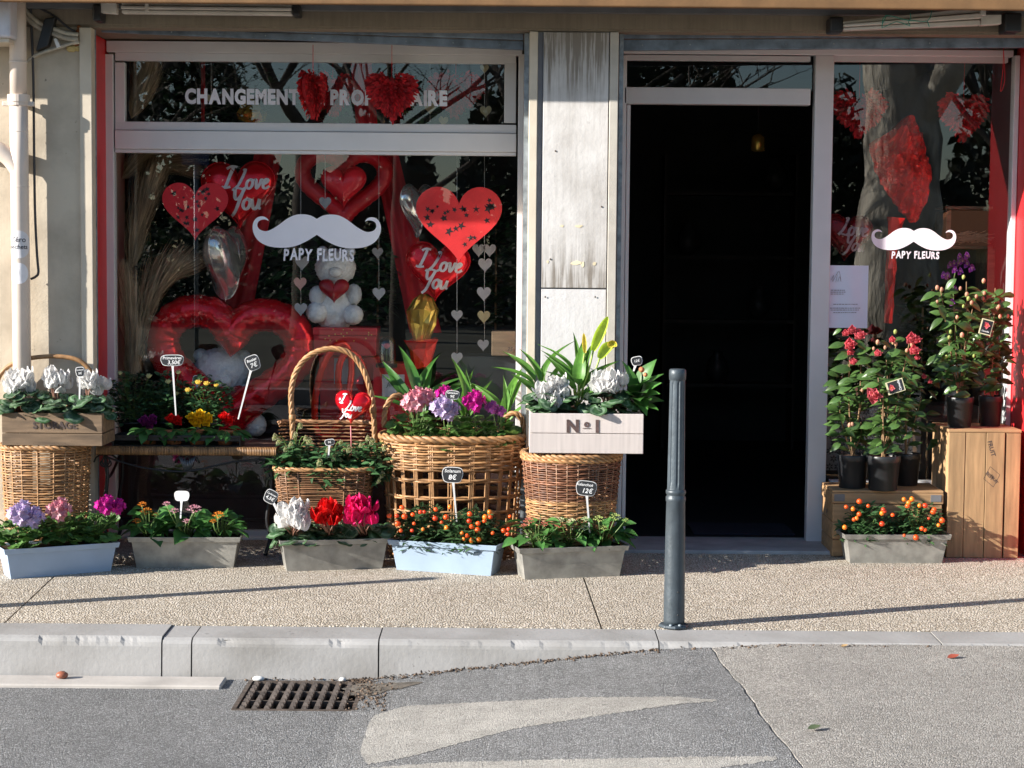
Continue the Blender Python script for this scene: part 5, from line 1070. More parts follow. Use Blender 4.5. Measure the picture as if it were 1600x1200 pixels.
t = camellia('tall camellia with cream buds on the tall crate', 1497, .22, ztc, .066, .15, [(1490, 480, .2), (1470, 455, .18), (1510, 440, .2), (1485, 560, .2), (1520, 480, .2), (1500, 530, .2), (1475, 590, .2)],
         LV2([(215, 322, -1, .3, 1.2), (345, 250, -1, .9, 1.2), (290, 420, .6, 1., 1.2), (260, 490, -1, .6, 1.2), (430, 520, 1, .2, 1.4), (320, 510, -1, .3, 1.1), (320, 665, -1, .4, 1.2), (250, 720, -1, .5, 1.2), (300, 770, -1, .2, 1.2), (400, 680, 1, .2, 1.), (425, 780, 1, -.8, 1.1), (345, 910, -1, .4, 1.1), (430, 945, -1, -.1, 1.2), (360, 300, -1, -.1, 1.), (450, 450, 1, .2, 1.)], .2)+extra(62, 1460, 1532, 455, 605, .24),
         [], [], [(1400+x/4, 380+y/4, s) for x, y, s in ((255, 293, 1.1), (282, 305, 1.1), (440, 335, 1.1), (400, 295, .9), (545, 250, 1.1), (550, 325, .9), (500, 345, .9), (380, 475, .9), (255, 377, .8), (640, 408, .9), (470, 385, 1.), (410, 590, 1.2))], 4, buds_g=[(1400+x/4, 380+y/4, s) for x, y, s in ((420, 225, 1.1), (340, 565, 1.), (330, 600, 1.), (312, 720, 1.), (450, 360, 1.2), (420, 405, .9), (485, 715, .9))])
camellia('shaded camellia with a hanging label, against the red jamb on the tall crate', 1545, .30, ztc, .058, .15, [(1545, 470, .3), (1565, 500, .3), (1530, 520, .3), (1570, 560, .3), (1555, 450, .3)], extra(80, 1515, 1580, 455, 610, .28), [], [], [(1558, 485, 1.), (1562, 498, 1.), (1535, 470, 1.), (1574, 497, .9)], 5)
plant_label(bpy.data.objects['camellia.004'], 1541, 511, .12, .060, .075, -14, False)
# ---- little things lying about
def leaf_litter(lab, px, py, z, m, s, dx):
    p = at(px, py, 0); z0 = z; v = G(px, py, z0, 0); t = thing('fallen_leaf', lab, 'leaf', v); me = leafmesh('blade', [m], .042*s, .026*s, .22, .10)
    put(me, 'blade', t, v+Vector((0, 0, .0025)), frame_rot((dx, .3, .0), (.1, -.2, 1)))
leaf_litter('curled red leaf lying on the road in front of the kerb', 1480, 1029, ZK-.008, mat('leaf_dry_red', (.28, .06, .035), .6), 1.2, 1)
leaf_litter('small yellow leaf lying against the kerb', 1314, 1011, ZK-.008, mat('leaf_dry_yellow', (.40, .26, .12), .6), .7, 1)
leaf_litter('flat green leaf stuck on the beige road surface', 1262, 1140, ZK-.008, mat('leaf_flat_green', (.07, .095, .045), .7), 1.1, 1)
def pebble(lab, cat, px, py, z, r_, m, sc=(1.2, 1, .75)):
    v = G(px, py, z, 0); t = thing('pebble' if cat != 'chestnut' else 'chestnut', lab, cat, v); q = random.Random(px); mb = MB(); mb.sphere((v.x, v.y, v.z+r_*sc[2]*.9), r_, 12, 9, sc)
    mb.v = [tuple(Vector(p)+Vector((q.uniform(-1, 1), q.uniform(-1, 1), q.uniform(-1, 1)))*r_*.05) for p in mb.v]; mb.build('stone', m, t)
pebble('reddish-brown chestnut lying on the gutter at the foot of the kerb', 'chestnut', 97, 1060, gz+.014, .020, mat('chestnut', (.30, .10, .055), .4))
pebble('white pebble at the back edge of the drain grate', 'pebble', 404, 1064, gz, .017, mat('white_pebble', (.7, .69, .66), .7), (1.4, 1, .6))
pebble('small pale pebble beyond the end of the drain grate', 'pebble', 535, 1065, gz, .012, MATS['white_pebble'])
r = random.Random(91); mb = MB(); mb2 = MB(); fnl = petal_fn(.022, .014, .3, .2)
def litter(px, py, n, sp, mb=None):
    for _ in range(n):
        z = -.15
        for _k in range(4): v = G(px+r.gauss(0, sp[0]), py+r.gauss(0, sp[1]), z, 0); z = zr(v.x)
        if v.y > YF-.006: v.y = YF-.006-r.random()*.03
        if r.random() < .55: mb.cv = r.uniform(-.5, .6); m = frame_rot((r.uniform(-1, 1), r.uniform(-1, 1), r.uniform(-.1, .3)), (r.uniform(-.4, .4), r.uniform(-.4, .4), 1)).to_4x4() @ Matrix.Scale(r.uniform(.25, .7), 4); m.translation = (v.x, v.y, zr(v.x)+.004); mb.surf(fnl, 3, 2, 0, m)
        else: mb.cv = r.uniform(-.3, .9); mb.sphere((v.x, v.y, zr(v.x)+.003), r.uniform(.002, .006), 5, 3, (1.3, 1, .8))
for i in range(60):
    f = i/60; px = 600+430*f; litter(px, 1061-50*f, 6, (6, 2.2), mb)
litter(575, 1085, 260, (18, 14), mb); litter(560, 1062, 120, (14, 4), mb); litter(470, 1063, 60, (60, 1.5), mb); litter(1200, 1011, 60, (160, .8), mb)
mb.build('leaf_litter', mat('dry_litter', (.095, .065, .045), .9, var=.5, vscale=50), None, kind='stuff')
mb = MB(); vs = []; n = 40; c_ = G(560, 1080, gz, 0)
for k in range(n): a_ = 2*math.pi*k/n; q = 1+.25*math.sin(3*a_+1)+.12*math.sin(7*a_)+r.uniform(-.05, .05); x = c_.x+.07+.13*q*math.cos(a_); vs.append((x, min(c_.y+.09*q*math.sin(a_), YF-.025), zr(x)+.0022))
mb.add(vs, [tuple(range(n))]); mb.build('silt_patch', mat('silt', (.13, .11, .088), .95, var=.55, vscale=25, bump=.8, bscale=120), None, False, kind='structure')
# ================================================================ window lettering
def decal(lab, mx, my, half_px, words_):
    Y = YW+.0268; c = at(mx, my, Y); k = half_px/400*PXM(Y); t = thing('moustache_decal', lab, 'window decal', c)
    half = [(0, 0), (40, -21), (90, -28), (140, -21), (190, 4), (240, 42), (285, 69), (320, 79), (355, 69), (370, 47), (365, 22), (345, 9), (320, 7), (300, 14), (315, -5), (340, -13), (370, -6), (392, 19), (400, 57), (390, 102), (360, 142), (310, 169), (250, 180), (180, 179), (120, 165), (60, 137), (20, 112), (0, 99)]
    sm = [(p.x, -p.y) for p in smooth_pts([(x, y, 0) for x, y in half], 4)]
    sm[12*4:14*4+1] = sm[12*4:14*4+1]
    out = [(c.x+x*k, c.z+z*k) for x, z in sm]+[(c.x-x*k, c.z+z*k) for x, z in sm[::-1][1:-1]]
    MB().prism(out, Y, Y+.0008).build('moustache', DECAL, t, False)
    for body, px0, px1, py, h in words_:
        r = random.Random(3); gl = []; x = 0
        for ch in body:
            if ch == ' ': x += .38; continue
            me = text_mesh(ch, 1, .035, .06, 'LEFT'); xs_ = [v.co.x for v in me.vertices]; w = max(xs_)-min(xs_)
            for v in me.vertices: v.co.x -= min(xs_)
            gl.append((me, x)); x += w+.06
        W_ = (px1-px0)*PXM(Y); sc = W_/x; o0 = at(px0, py, Y)
        for me, gx in gl:
            a = r.uniform(-.07, .07); dz = r.uniform(-.04, .04); hs = h*PXM(Y)/.72
            for v in me.vertices:
                X_, Z_ = v.co.x, v.co.y*(1+r.uniform(0, 0)); v.co = (o0.x+(gx+X_*math.cos(a)-Z_*math.sin(a))*sc, Y-v.co.z, o0.z+(Z_*math.cos(a)+X_*math.sin(a)+dz)*hs)
            me.materials.append(DECAL); o = bpy.data.objects.new('letter', me); C.objects.link(o); o.parent = t; o.location = -c
    return t
decal('large white moustache decal with brushed shop lettering on the wide left window', 495, 342, 100, [('PAPY FLEURS', 443, 554, 399, 18)])
decal('smaller white moustache decal with brushed shop lettering on the right window', 1428, 361, 66, [('PAPY FLEURS', 1393, 1468, 399, 11)])
Y_ = YW+.0268; c_ = at(493, 151, Y_); t = thing('window_lettering', 'white capital lettering CHANGEMENT DE PROPRIETAIRE across the upper left window', 'window lettering', c_)
x_ = 0; gl = []
for ch in 'CHANGEMENT DE PROPRIETAIRE':
    if ch == ' ': x_ += .30; continue
    me = text_mesh(ch, 1, .055, 0, 'LEFT'); xs_ = [v.co.x for v in me.vertices]; m0 = min(xs_)
    for v in me.vertices: v.co.x -= m0
    gl.append((me, x_)); x_ += max(xs_)-m0+.07
sc_ = 408*PXM(Y_)/x_; o0 = at(289, 151.5, Y_)
for me, gx in gl:
    for v in me.vertices: X_, Z_ = v.co.x, v.co.y; v.co = (o0.x+(gx+X_)*sc_, Y_-v.co.z, o0.z+Z_*22*PXM(Y_)/.72)
    me.materials.append(DECAL); o = bpy.data.objects.new('letter', me); C.objects.link(o); o.parent = t; o.location = -c_
# ================================================================ balloons
HB = heart2(64)
def heart_r(ang):
    """distance from the heart's middle to its outline, by angle"""
    best = .4; 
    for i in range(64):
        a, b = HB[i], HB[(i+1) % 64]; ca, sa = math.cos(ang), math.sin(ang); d = a[0]*sa-a[1]*ca; e = b[0]*sa-b[1]*ca
        if d*e <= 0 and d != e:
            q = d/(d-e); x = a[0]+(b[0]-a[0])*q; z = a[1]+(b[1]-a[1])*q
            if x*ca+z*sa > 0: return x*ca+z*sa
    return best
SCRIPT = {'I': ([[(.05, .88), (.25, 1), (.5, .95)], [(.32, .97), (.27, .6), (.18, .2), (.12, .02)], [(-.05, .06), (.12, .0), (.36, .05)]], .5),
          'L': ([[(.30, .95), (.42, 1.0), (.38, .7), (.22, .25), (.05, .02), (.2, .05), (.45, .0), (.6, .08)]], .56),
          'o': ([[(.22, .48), (.08, .38), (.05, .15), (.18, .0), (.32, .12), (.34, .35), (.22, .48), (.42, .40)]], .42),
          'v': ([[(0, .42), (.08, .46), (.12, .2), (.17, .0), (.30, .25), (.34, .46), (.42, .42)]], .40),
          'e': ([[(.02, .2), (.2, .28), (.28, .42), (.17, .48), (.07, .32), (.08, .08), (.2, .0), (.38, .12)]], .40),
          'Y': ([[(.0, .85), (.08, .95), (.12, .6), (.22, .45), (.38, .6), (.52, .95)], [(.5, .95), (.36, .4), (.22, -.1), (.05, -.3)]], .5),
          'u': ([[(.0, .45), (.06, .1), (.16, .0), (.28, .2), (.33, .46)], [(.33, .46), (.31, .1), (.42, .02)]], .46)}
def heart_balloon(lab, cx, cy, Y, wpx, m=FOILR, ang=0, depth=.30, text=None, yaw=0, group=None, tm=None, hs=1., stick=False):
    c = at(cx, cy, Y); s = wpx*PXM(Y); t = thing('heart_balloon', lab, 'balloon', c, group); n = 64; mb = MB(); rr = random.Random(cx)
    A = Matrix.Rotation(yaw, 3, 'Z') @ Matrix.Rotation(rad(-ang), 3, 'Y'); ph = rr.uniform(0, 6)
    def bulge(q, k): return depth*s*.5*math.sqrt(max(0, 1-q**2.4))+s*.010*math.sin(k*math.pi*2/64*17+ph)*max(0, q-.55)*(1-q)*4
    Q = [0, .2, .4, .55, .68, .78, .86, .92, .965, 1.]; vs = []; fs = []
    for sgn in (-1, 1):
        o = len(vs)
        for q in Q:
            for k in range(n): x, z = HB[k]; vs.append(c+A @ Vector((x*s*q, sgn*bulge(q, k), z*s*q*hs)))
        for i in range(len(Q)-1): fs += [(o+i*n+k, o+i*n+(k+1) % n, o+(i+1)*n+(k+1) % n, o+(i+1)*n+k) for k in range(n)]
    mb.add(vs, fs).build('foil', m, t)
    mb = MB(); rm = [c+A @ Vector((x*s*1.02, 0, z*s*1.02*hs)) for x, z in HB]; mb.tube(rm, s*.012, 4, True); mb.build('seam', m, t)
    if text:
        for word, tx, tz, size in text:
            x0 = tx
            for ch in word:
                if ch == ' ': x0 += size*.25; continue
                st_, adv = SCRIPT[ch]; mb = MB()
                for P in st_:
                    pts = smooth_pts([(x0+p[0]*size+p[1]*size*.18, p[1]*size+tz, 0) for p in P], 4); vs = []; n_ = len(pts)
                    for i, p in enumerate(pts):
                        tg = (pts[min(i+1, n_-1)]-pts[max(i-1, 0)]).normalized(); wd = size*.045*(1+.7*abs(tg.y)); nrm = Vector((-tg.y, tg.x, 0))
                        for sg in (-1, 1):
                            v = p+nrm*wd*sg; R0 = math.hypot(v.x, v.y); q = min(.98, R0/max(.05, heart_r(math.atan2(v.y, v.x)))); vs.append(c+A @ Vector((v.x*s, -bulge(q, 0)-s*.004-.0012, v.y*s*hs)))
                    mb.add(vs, [(2*i, 2*i+1, 2*i+3, 2*i+2) for i in range(n_-1)])
                mb.build('letter', tm or FOILS, t); x0 += adv*size
    if stick: a_ = c+A @ Vector((0, 0, -.52*s*hs)); MB().tube([a_, a_+Vector((.004, .004, -.14))], .0025, 6).build('stick', mat('pink_stick', (.6, .2, .22), .4), t); 
    return t
def ring_balloon(lab, cx, cy, Y, wpx, hpx, tube_px, m, ang=0, lab2=None, group=None):
    c = at(cx, cy, Y); s = PXM(Y); t = thing('ring_balloon', lab, 'balloon', c, group); P = []; n = 120; A = Matrix.Rotation(rad(-ang), 3, 'Y'); R = []
    for x, z in heart2(n): P.append(c+A @ Vector((x*wpx*s, 0, z*hpx*s)))
    rr = random.Random(cx)
    for k in range(n): R.append(tube_px*s*.5*(1+.035*math.sin(k*2.1)+.03*rr.uniform(-1, 1)))
    MB().tube(P, R, 16, True).build('foil', m, t); return t
heart_balloon('red foil heart balloon with script I Love You beside the smaller cut-out heart', 373, 305, .74, 112, ang=2, text=[('I', -.20, .10, .30), ('Love', -.04, .08, .27), ('You', -.10, -.20, .30)], tm=mat('silver_print', (.72, .68, .72), .4))
heart_balloon('red foil heart balloon with script I Love You below the larger cut-out heart', 683, 425, .72, 98, ang=-4, text=[('I', -.32, .06, .30), ('Love', -.14, .02, .30), ('You', -.22, -.26, .30)], tm=MATS['silver_print'])
heart_balloon('small plain red heart balloon inside the red heart ring', 537, 292, .78, 68, m=mat('latex_red', (.75, .02, .035), .25), depth=.4)
heart_balloon('crinkled silver foil balloon seen edge-on below the cut-out heart', 352, 412, .80, 120, m=FOILS, yaw=1.3, depth=.42, hs=1.05)
heart_balloon('silver foil balloon partly hidden behind the larger cut-out heart', 652, 330, .95, 70, m=FOILS, yaw=.8, depth=.4, hs=1.3)
t = heart_balloon('small red heart balloon lettered I Love You standing in the handled basket', 551, 637, -.06, 55, ang=-6, depth=.6, text=[('I', -.36, .12, .27), ('Love', -.20, -.06, .27), ('You', -.32, -.28, .25)], tm=CHALK, stick=True)
ring_balloon('huge open heart balloon of shiny red foil low in the left window', 360, 578, .80, 216, 198, 53, FOILR, -3)
ring_balloon('red open heart ring around the small plain heart balloon', 537, 292, .92, 128, 112, 26, mat('red_satin_ring', (.70, .02, .035), .3))
for lab, cx, w, h, a_ in (('taller red foil loop behind the arched basket handle', 520, 50, 150, 12), ('smaller red foil loop crossing the taller one', 553, 46, 120, -8)):
    c = at(cx, 610, .72); s = PXM(.72); t = thing('foil_loop', lab, 'balloon', c, 'red foil loops behind the handled basket'); A = Matrix.Rotation(rad(a_), 3, 'Y')
    MB().tube([c+A @ Vector((w*s*.5*math.cos(q), .02*math.sin(2*q), h*s*.5*math.sin(q))) for q in [2*math.pi*k/60 for k in range(60)]], [9*s*.6*(1+.05*math.sin(k*2.3)) for k in range(60)], 12, True).build('foil', FOILC, t)
# cut-out card hearts stuck on the glass
def cut_heart(lab, cx, cy, w, h, seed, m):
    Y = YW+.045; c = at(cx, cy, Y); k = PXM(Y); t = thing('cutout_heart', lab, 'heart decoration', c, 'cut-out card hearts'); r = random.Random(seed)
    MB().prism([(c.x+x*w*k, c.z+z*h*k) for x, z in heart2(60)], Y, Y+.002).build('card', m, t, False)
    mb = MB(); n = 0
    while n < 26:
        x, z = r.uniform(-.42, .42), r.uniform(-.45, .42); R0 = math.hypot(x, z)
        if R0 > .84*heart_r(math.atan2(z, x)): continue
        n += 1; a0 = r.uniform(0, 6); q = r.uniform(.025, .06); pts = []
        for j in range(10): a = a0+j*.628; rr_ = q*(1 if j % 2 else .42)*r.uniform(.7, 1.2); pts.append((c.x+(x+rr_*math.cos(a))*w*k, c.z+(z+rr_*math.sin(a))*h*k))
        mb.prism(pts, Y-.0006, Y-.0001)
    mb.build('cutouts', mat('cutout_dark', (.03, .02, .025), .7), t, False, kind='stuff')
    return t
cut_heart('smaller red cut-out card heart near the left edge of the window', 305, 331, 103, 100, 3, REDC)
cut_heart('larger red cut-out card heart near the right edge of the wide window', 717, 352, 134, 132, 8, mat('red_card_bright', (.72, .03, .035), .55))
# feather hearts
def feather_heart(lab, cx, cy, Y, w, h, yaw, top, seed, n=620):
    c = at(cx, cy, Y); s = PXM(Y); t = thing('feather_heart', lab, 'heart decoration', c, 'red feather hearts'); r = random.Random(seed); mb = MB(); A = Matrix.Rotation(yaw, 4, 'Z'); A.translation = c; k = 0
    mb.prism([(x*w*s*.8, z*h*s*.8) for x, z in heart2(40)], -.012, .012, 0, A)
    while k < n:
        x, z = r.uniform(-.52, .52), r.uniform(-.58, .5); q = math.hypot(x, z)/max(.05, heart_r(math.atan2(z, x)))
        if q > .95: continue
        k += 1; sg = -1 if r.random() < .6 else 1; mb.cv = r.uniform(-.4, .45); d = Vector((x*1.5+r.uniform(-.3, .3), sg*(.35*(1-q)+.1), z*.8-.35+r.uniform(-.3, .3))); nn = Vector((r.uniform(-.5, .5), sg, r.uniform(-.2, .6)))
        m = A @ frame_rot(d, nn).to_4x4(); m.translation = A @ Vector((x*w*s*.92, sg*(.014+.014*(1-q)), z*h*s*.92+.008))
        mb.surf(petal_fn(r.uniform(.022, .034), r.uniform(.012, .018), .2*sg, .2), 3, 2, 0, m)
    mb.build('feathers', FEATH, t, kind='stuff'); p = at(top[0], top[1], Y)
    MB().tube([c+Vector((0, 0, .30*h*s)), Vector((c.x, Y, p.z))], .0016, 5).build('cord', REDC, t)
feather_heart('red feather heart hanging in front of the upper window lettering, facing out', 612, 155, .40, 82, 96, .25, (612, 70), 1)
feather_heart('red feather heart hanging edge-on in front of the upper window lettering', 489, 152, .38, 84, 94, 1.25, (489, 70), 2)
feather_heart('dim red feather heart inside the upper window, at the end of the lettering', 712, 152, .66, 92, 88, .1, (712, 95), 3)
feather_heart('dim red feather heart inside, just behind the edge-on one', 520, 152, .70, 66, 84, .6, (520, 95), 4)
feather_heart('feather heart hanging inside the right window next to the doorway', 1342, 182, .68, 84, 90, -.1, (1346, 97), 5)
feather_heart('feather heart hanging inside the right window near the red jamb', 1505, 186, .70, 80, 92, .15, (1508, 97), 6)
cd_ = thing('hanging_cord', 'loose red cord hanging in front of the top corner of the right window', 'cord', at(1568, 100, .45)); MB().tube(smooth_pts([at(x, y, .44) for x, y in ((1568, 74), (1567, 110), (1563, 143), (1570, 125), (1568, 75))], 4), .0014, 5).build('cord', REDC, cd_)
# ---- pampas plumes
PAMP = mat('pampas_plume', (.55, .41, .27), .9, var=.3, rand=.1, trans=.2)
def plume(lab, P, w, Y, n=2600, seed=1):
    pts = smooth_pts([at(x, y, Y) for x, y in P], 8); t = thing('pampas_plume', lab, 'dried plume', pts[0], 'pampas plumes in the left window'); r = random.Random(seed); mb = MB(); k_ = len(pts)
    for _ in range(n):
        f = r.random(); i = int(f*(k_-2)); p = pts[i]; tg = (pts[i+1]-p).normalized(); a = r.uniform(0, 6.28); o = tg.orthogonal().normalized(); o = Matrix.Rotation(a, 3, tg) @ o; d = tg*.8+o*r.uniform(.2, 1.1); mb.cv = r.uniform(-.4, .3)
        m = frame_rot(d, o).to_4x4(); m.translation = p; mb.surf(petal_fn(w*r.uniform(.6, 1.3)*(.5+1.1*math.sin(3.14*min(1, f*.8+.15))), w*.05, -.6, 0), 3, 1, 0, m)
    mb.build('plume', PAMP, t, kind='stuff'); MB().tube(pts, .003, 5).build('stalk', PAMP, t)
plume('pampas plume rising highest at the left edge of the window', [(205, 420), (215, 360), (228, 310), (236, 290)], .125, .80, seed=1)
plume('broad pampas plume bending right below the cut-out heart', [(215, 540), (228, 480), (252, 440), (290, 418)], .135, .76, seed=2)
plume('low pampas plume behind the flowers at the left edge of the window', [(205, 600), (208, 540), (203, 480), (196, 430)], .115, .72, seed=3)
plume('pale dried plume across the upper left corner of the window', [(190, 280), (210, 262), (250, 255), (290, 262)], .115, .9, seed=4)
plume('dried fan plume behind the upper window lettering', [(205, 185), (215, 160), (222, 130), (228, 105)], .12, .8, seed=5)
# ---- bears of white foam roses, each holding a red heart
def bear(lab, parts, heart, Y):
    c = at(parts[0][1], parts[0][2], Y); t = thing('rose_bear', lab, 'bear figure', c, 'white bears with red hearts'); s = PXM(Y)
    for name, x, y, rx, rz, dy in parts:
        p = at(x, y, Y+dy); mb = MB(); rr = random.Random(x); n, m = 44, 30; vs = []; 
        mb.sphere(p, 1, n, m, (rx*s, min(rx, rz)*s*.85, rz*s)); mb.v = [tuple(p+(Vector(v)-p)*(1+.035*math.sin(i*2.4)+rr.uniform(-.045, .045))) for i, v in enumerate(mb.v)]; mb.build(name, ROSEF, t)
    hx, hy, hw, hh = heart; h = at(hx, hy, Y-.12); mb = MB()
    vs = []; fs = []; n = 40; Q = [0, .4, .7, .9, 1.]
    for q in Q:
        for x, z in heart2(n): vs.append((h.x+x*hw*s*q, h.y-.035*math.sqrt(1-q*q), h.z+z*hh*s*q))
    for i in range(4): fs += [(i*n+k, i*n+(k+1) % n, (i+1)*n+(k+1) % n, (i+1)*n+k) for k in range(n)]
    mb.add(vs, fs).build('heart', mat('heart_satin', (.36, .01, .02), .4), t)
bear('white bear holding a red heart, standing on the red gift box', [('body', 524, 478, 33, 40, 0), ('head', 524, 418, 31, 27, -.02), ('ear', 504, 394, 9, 9, 0), ('ear', 546, 394, 9, 9, 0), ('arm', 496, 462, 13, 15, -.07), ('arm', 553, 460, 12, 16, -.05), ('foot', 495, 488, 16, 16, -.08), ('foot', 552, 492, 15, 15, -.08), ('muzzle', 524, 425, 11, 8, -.09)], (522, 455, 47, 42), .84)
bear('seated white bear with a red heart inside the huge red open heart', [('body', 368, 645, 36, 38, 0), ('head', 346, 582, 42, 38, -.02), ('ear', 314, 556, 12, 11, 0), ('ear', 380, 558, 12, 11, 0), ('arm', 388, 620, 16, 20, -.06), ('foot', 340, 660, 18, 18, -.1), ('foot', 398, 664, 18, 18, -.1), ('muzzle', 346, 596, 16, 11, -.11)], (360, 622, 54, 44), .95)
# ---- boxes, dome, wrapped things
GIFT = mat('gift_red', (.65, .02, .03), .4); GOLDP = mat('gold_dot', (.75, .5, .15), .3, .8)
def gift(lab, px0, px1, py0, py1, Y, dep, m, panel=None, dots=0, word=None, lid=True):
    c = at((px0+px1)/2, py1, Y); t = thing('gift_box', lab, 'box', c, 'boxes in the window display'); h = py1-py0
    pbox(MB(), px0, px1, py0+(h*.28 if lid else 0), py1, Y, dep).build('box_body', m, t, False, bevel=.004)
    if lid: pbox(MB(), px0-1.5, px1+1.5, py0, py0+h*.275, Y-.006, dep+.012).build('lid', m, t, False, bevel=.004)
    if panel: pbox(MB(), *panel, Y-.009, .0018).build('panel', mat('panel_pale', (.55, .53, .55), .6), t, False)
    if dots:
        r = random.Random(px0); mb = MB()
        for _ in range(dots): p = at(r.uniform(px0+3, px1-3), r.uniform(py0+2, py0+h*.5), Y-.0072); mb.lathe([(.0045, 0), (.0001, 0)], (0, 0, 0), 8) if False else mb.sphere(p, .004, 6, 4, (1, .15, 1))
        mb.build('gold_dots', GOLDP, t, kind='stuff')
    if word: stencil(t, word[0], word[1], at(word[2], word[3], Y-.0098), MATS['ink'], 0, .0, .3)
gift('red gift box dotted with gold under the standing bear', 490, 588, 512, 556, .74, .24, GIFT, None, 16)
gift('red box with a pale panel behind the basket handle', 500, 592, 557, 690, .80, .26, GIFT, (522, 568, 560, 600))
gift('red box with a pale lettered card behind the pink geranium', 583, 645, 568, 690, .70, .2, GIFT, (597, 632, 585, 620), 0, ('Jolie', .030, 612, 601), False)
gift('pale wooden box with stencilled figures by the window edge', 768, 806, 518, 556, .68, .2, WOODG, None, 0, ('35', .030, 796, 546), False)
gift('dark grey cabinet behind the calla leaves', 715, 808, 557, 690, .72, .3, mat('cabinet_dark', (.045, .055, .06), .5), None, 0, None, False)
t = thing('glass_dome', 'small glass dome over a red rose beside the gold-dotted box', 'glass dome', at(604, 568, .66)); c = at(604, 568, .66); s = PXM(.66)
MB().lathe([(15*s, 0), (15*s, 28*s), (13*s, 36*s), (8*s, 42*s), (.001, 44*s)], c, 20, caps=False).build('dome', GLASS, t); MB().lathe([(17*s, -6*s), (17*s, 0)], c, 20).build('base', DARKW, t); put(MF_CAM, 'rose', t, c+Vector((0, 0, 24*s)), None, 1.1); MB().tube([c, c+Vector((0, 0, 24*s))], .002, 5).build('stem', STEM, t)
t = thing('foil_bouquet', 'gold foil wrapped bouquet below the second script balloon', 'bouquet', at(660, 560, .74)); c = at(660, 545, .74); s = PXM(.74); rr = random.Random(8)
mb = MB(); mb.lathe([(8*s, 0), (14*s, 18*s), (20*s, 40*s), (24*s, 60*s), (14*s, 78*s), (4*s, 84*s)], c, 18); mb.v = [tuple(Vector(v)+Vector((rr.uniform(-1, 1), rr.uniform(-1, 1), rr.uniform(-1, 1)))*.010) for v in mb.v]; mb.build('wrapping', FOILG, t, False)
mb = MB(); mb.lathe([(14*s, -30*s), (18*s, 0), (26*s, 14*s)], c, 14); mb.v = [tuple(Vector(v)+Vector((rr.uniform(-1, 1), rr.uniform(-1, 1), rr.uniform(-1, 1)))*.012) for v in mb.v]; mb.build('cuff', FOILC, t, False)
t = thing('foil_bouquet', 'gold foil bundle hanging behind the upper window lettering', 'bouquet', at(392, 180, .75)); c = at(392, 192, .75); mb = MB(); mb.lathe([(4*s, 0), (20*s, 6*s), (24*s, 14*s), (12*s, 28*s), (3*s, 34*s)], c, 14); mb.v = [tuple(Vector(v)+Vector((rr.uniform(-1, 1), rr.uniform(-1, 1), rr.uniform(-1, 1)))*.012) for v in mb.v]; mb.build('wrapping', FOILG, t, False)
# ---- strings of little hearts
GH = [mat('garland_white', (.40, .39, .41), .6), mat('garland_gold', (.48, .40, .22), .4), mat('garland_pink', (.55, .30, .26), .5)]
def garland(lab, px, top, hearts, Y):
    t = thing('heart_garland', lab, 'garland', at(px, top, Y), 'strings of little hearts'); a, b = at(px, top, Y), at(px, hearts[-1][1], Y); MB().tube([a, b], .001, 4).build('thread', CHALK, t)
    for x, y, w, k in hearts:
        p = at(x, y, Y); s = w*PXM(Y); MB().prism([(p.x+a_*s, p.z+b_*s*1.15) for a_, b_ in heart2(28)], Y-.004, Y+.002).build('heart', GH[k], t, False, bevel=.001)
garland('string of white hearts behind the left half of the big moustache', 470, 240, [(472, 412, 22, 0), (469, 444, 20, 2), (470, 484, 20, 0)], .70)
garland('string with one pale heart above the big moustache', 508, 240, [(508, 318, 19, 0)], .68)
garland('string of pale hearts right of the standing bear', 592, 240, [(590, 396, 17, 0), (592, 460, 20, 0)], .70)
garland('string of pale hearts below the second script balloon', 714, 240, [(714, 494, 18, 0), (714, 560, 18, 0)], .68)
garland('string of pale and gold hearts nearest the window edge', 757, 240, [(748, 392, 20, 0), (765, 392, 20, 0), (758, 415, 22, 0), (756, 460, 22, 0), (756, 496, 20, 1), (755, 540, 18, 0)], .70)
garland('string of cream hearts behind the end of the upper lettering', 757, 97, [(757, 108, 14, 1), (759, 175, 18, 1)], .66)
garland('short string of cream hearts behind the hanging feather hearts', 672, 97, [(672, 170, 18, 1), (693, 190, 15, 1)], .72)
garland('string of pale hearts at the start of the upper lettering', 330, 97, [(330, 156, 15, 1)], .70)
# ---- red drapes, greenery, dark back of the display
DRAPE = mat('red_drape', (.55, .012, .025), .7, var=.15)
def drape(lab, P0, P1, Y):
    a0, a1 = at(*P0[0], Y), at(*P0[1], Y); b0, b1 = at(*P1[0], Y), at(*P1[1], Y); t = thing('red_drape', lab, 'drape', a0, 'red drapes in the left window')
    def f(u, v): p = a0.lerp(a1, u); q = b0.lerp(b1, u); w = p.lerp(q, (v+1)/2); return (w.x, w.y+.012*math.sin(v*7+u*3), w.z)
    mb = MB().surf(f, 14, 16); g_ = MB().surf(lambda u, v: (f(u, v)[0], f(u, v)[1]+.004, f(u, v)[2]), 14, 16); mb.add(g_.v, g_.f); mb.build('cloth', DRAPE, t)
drape('red drape slanting down behind the left end of the big moustache', [(398, 240), (330, 520)], [(440, 240), (388, 520)], 1.02)
drape('red drape slanting down towards the second script balloon', [(582, 240), (640, 520)], [(622, 240), (690, 520)], 1.04)
drape('dull red ribbon hanging at the left of the upper lettering', [(314, 97), (314, 195)], [(320, 97), (320, 195)], .8)
drape('orange-red ribbon hanging behind the facing feather heart', [(548, 97), (556, 195)], [(580, 97), (590, 195)], .86)
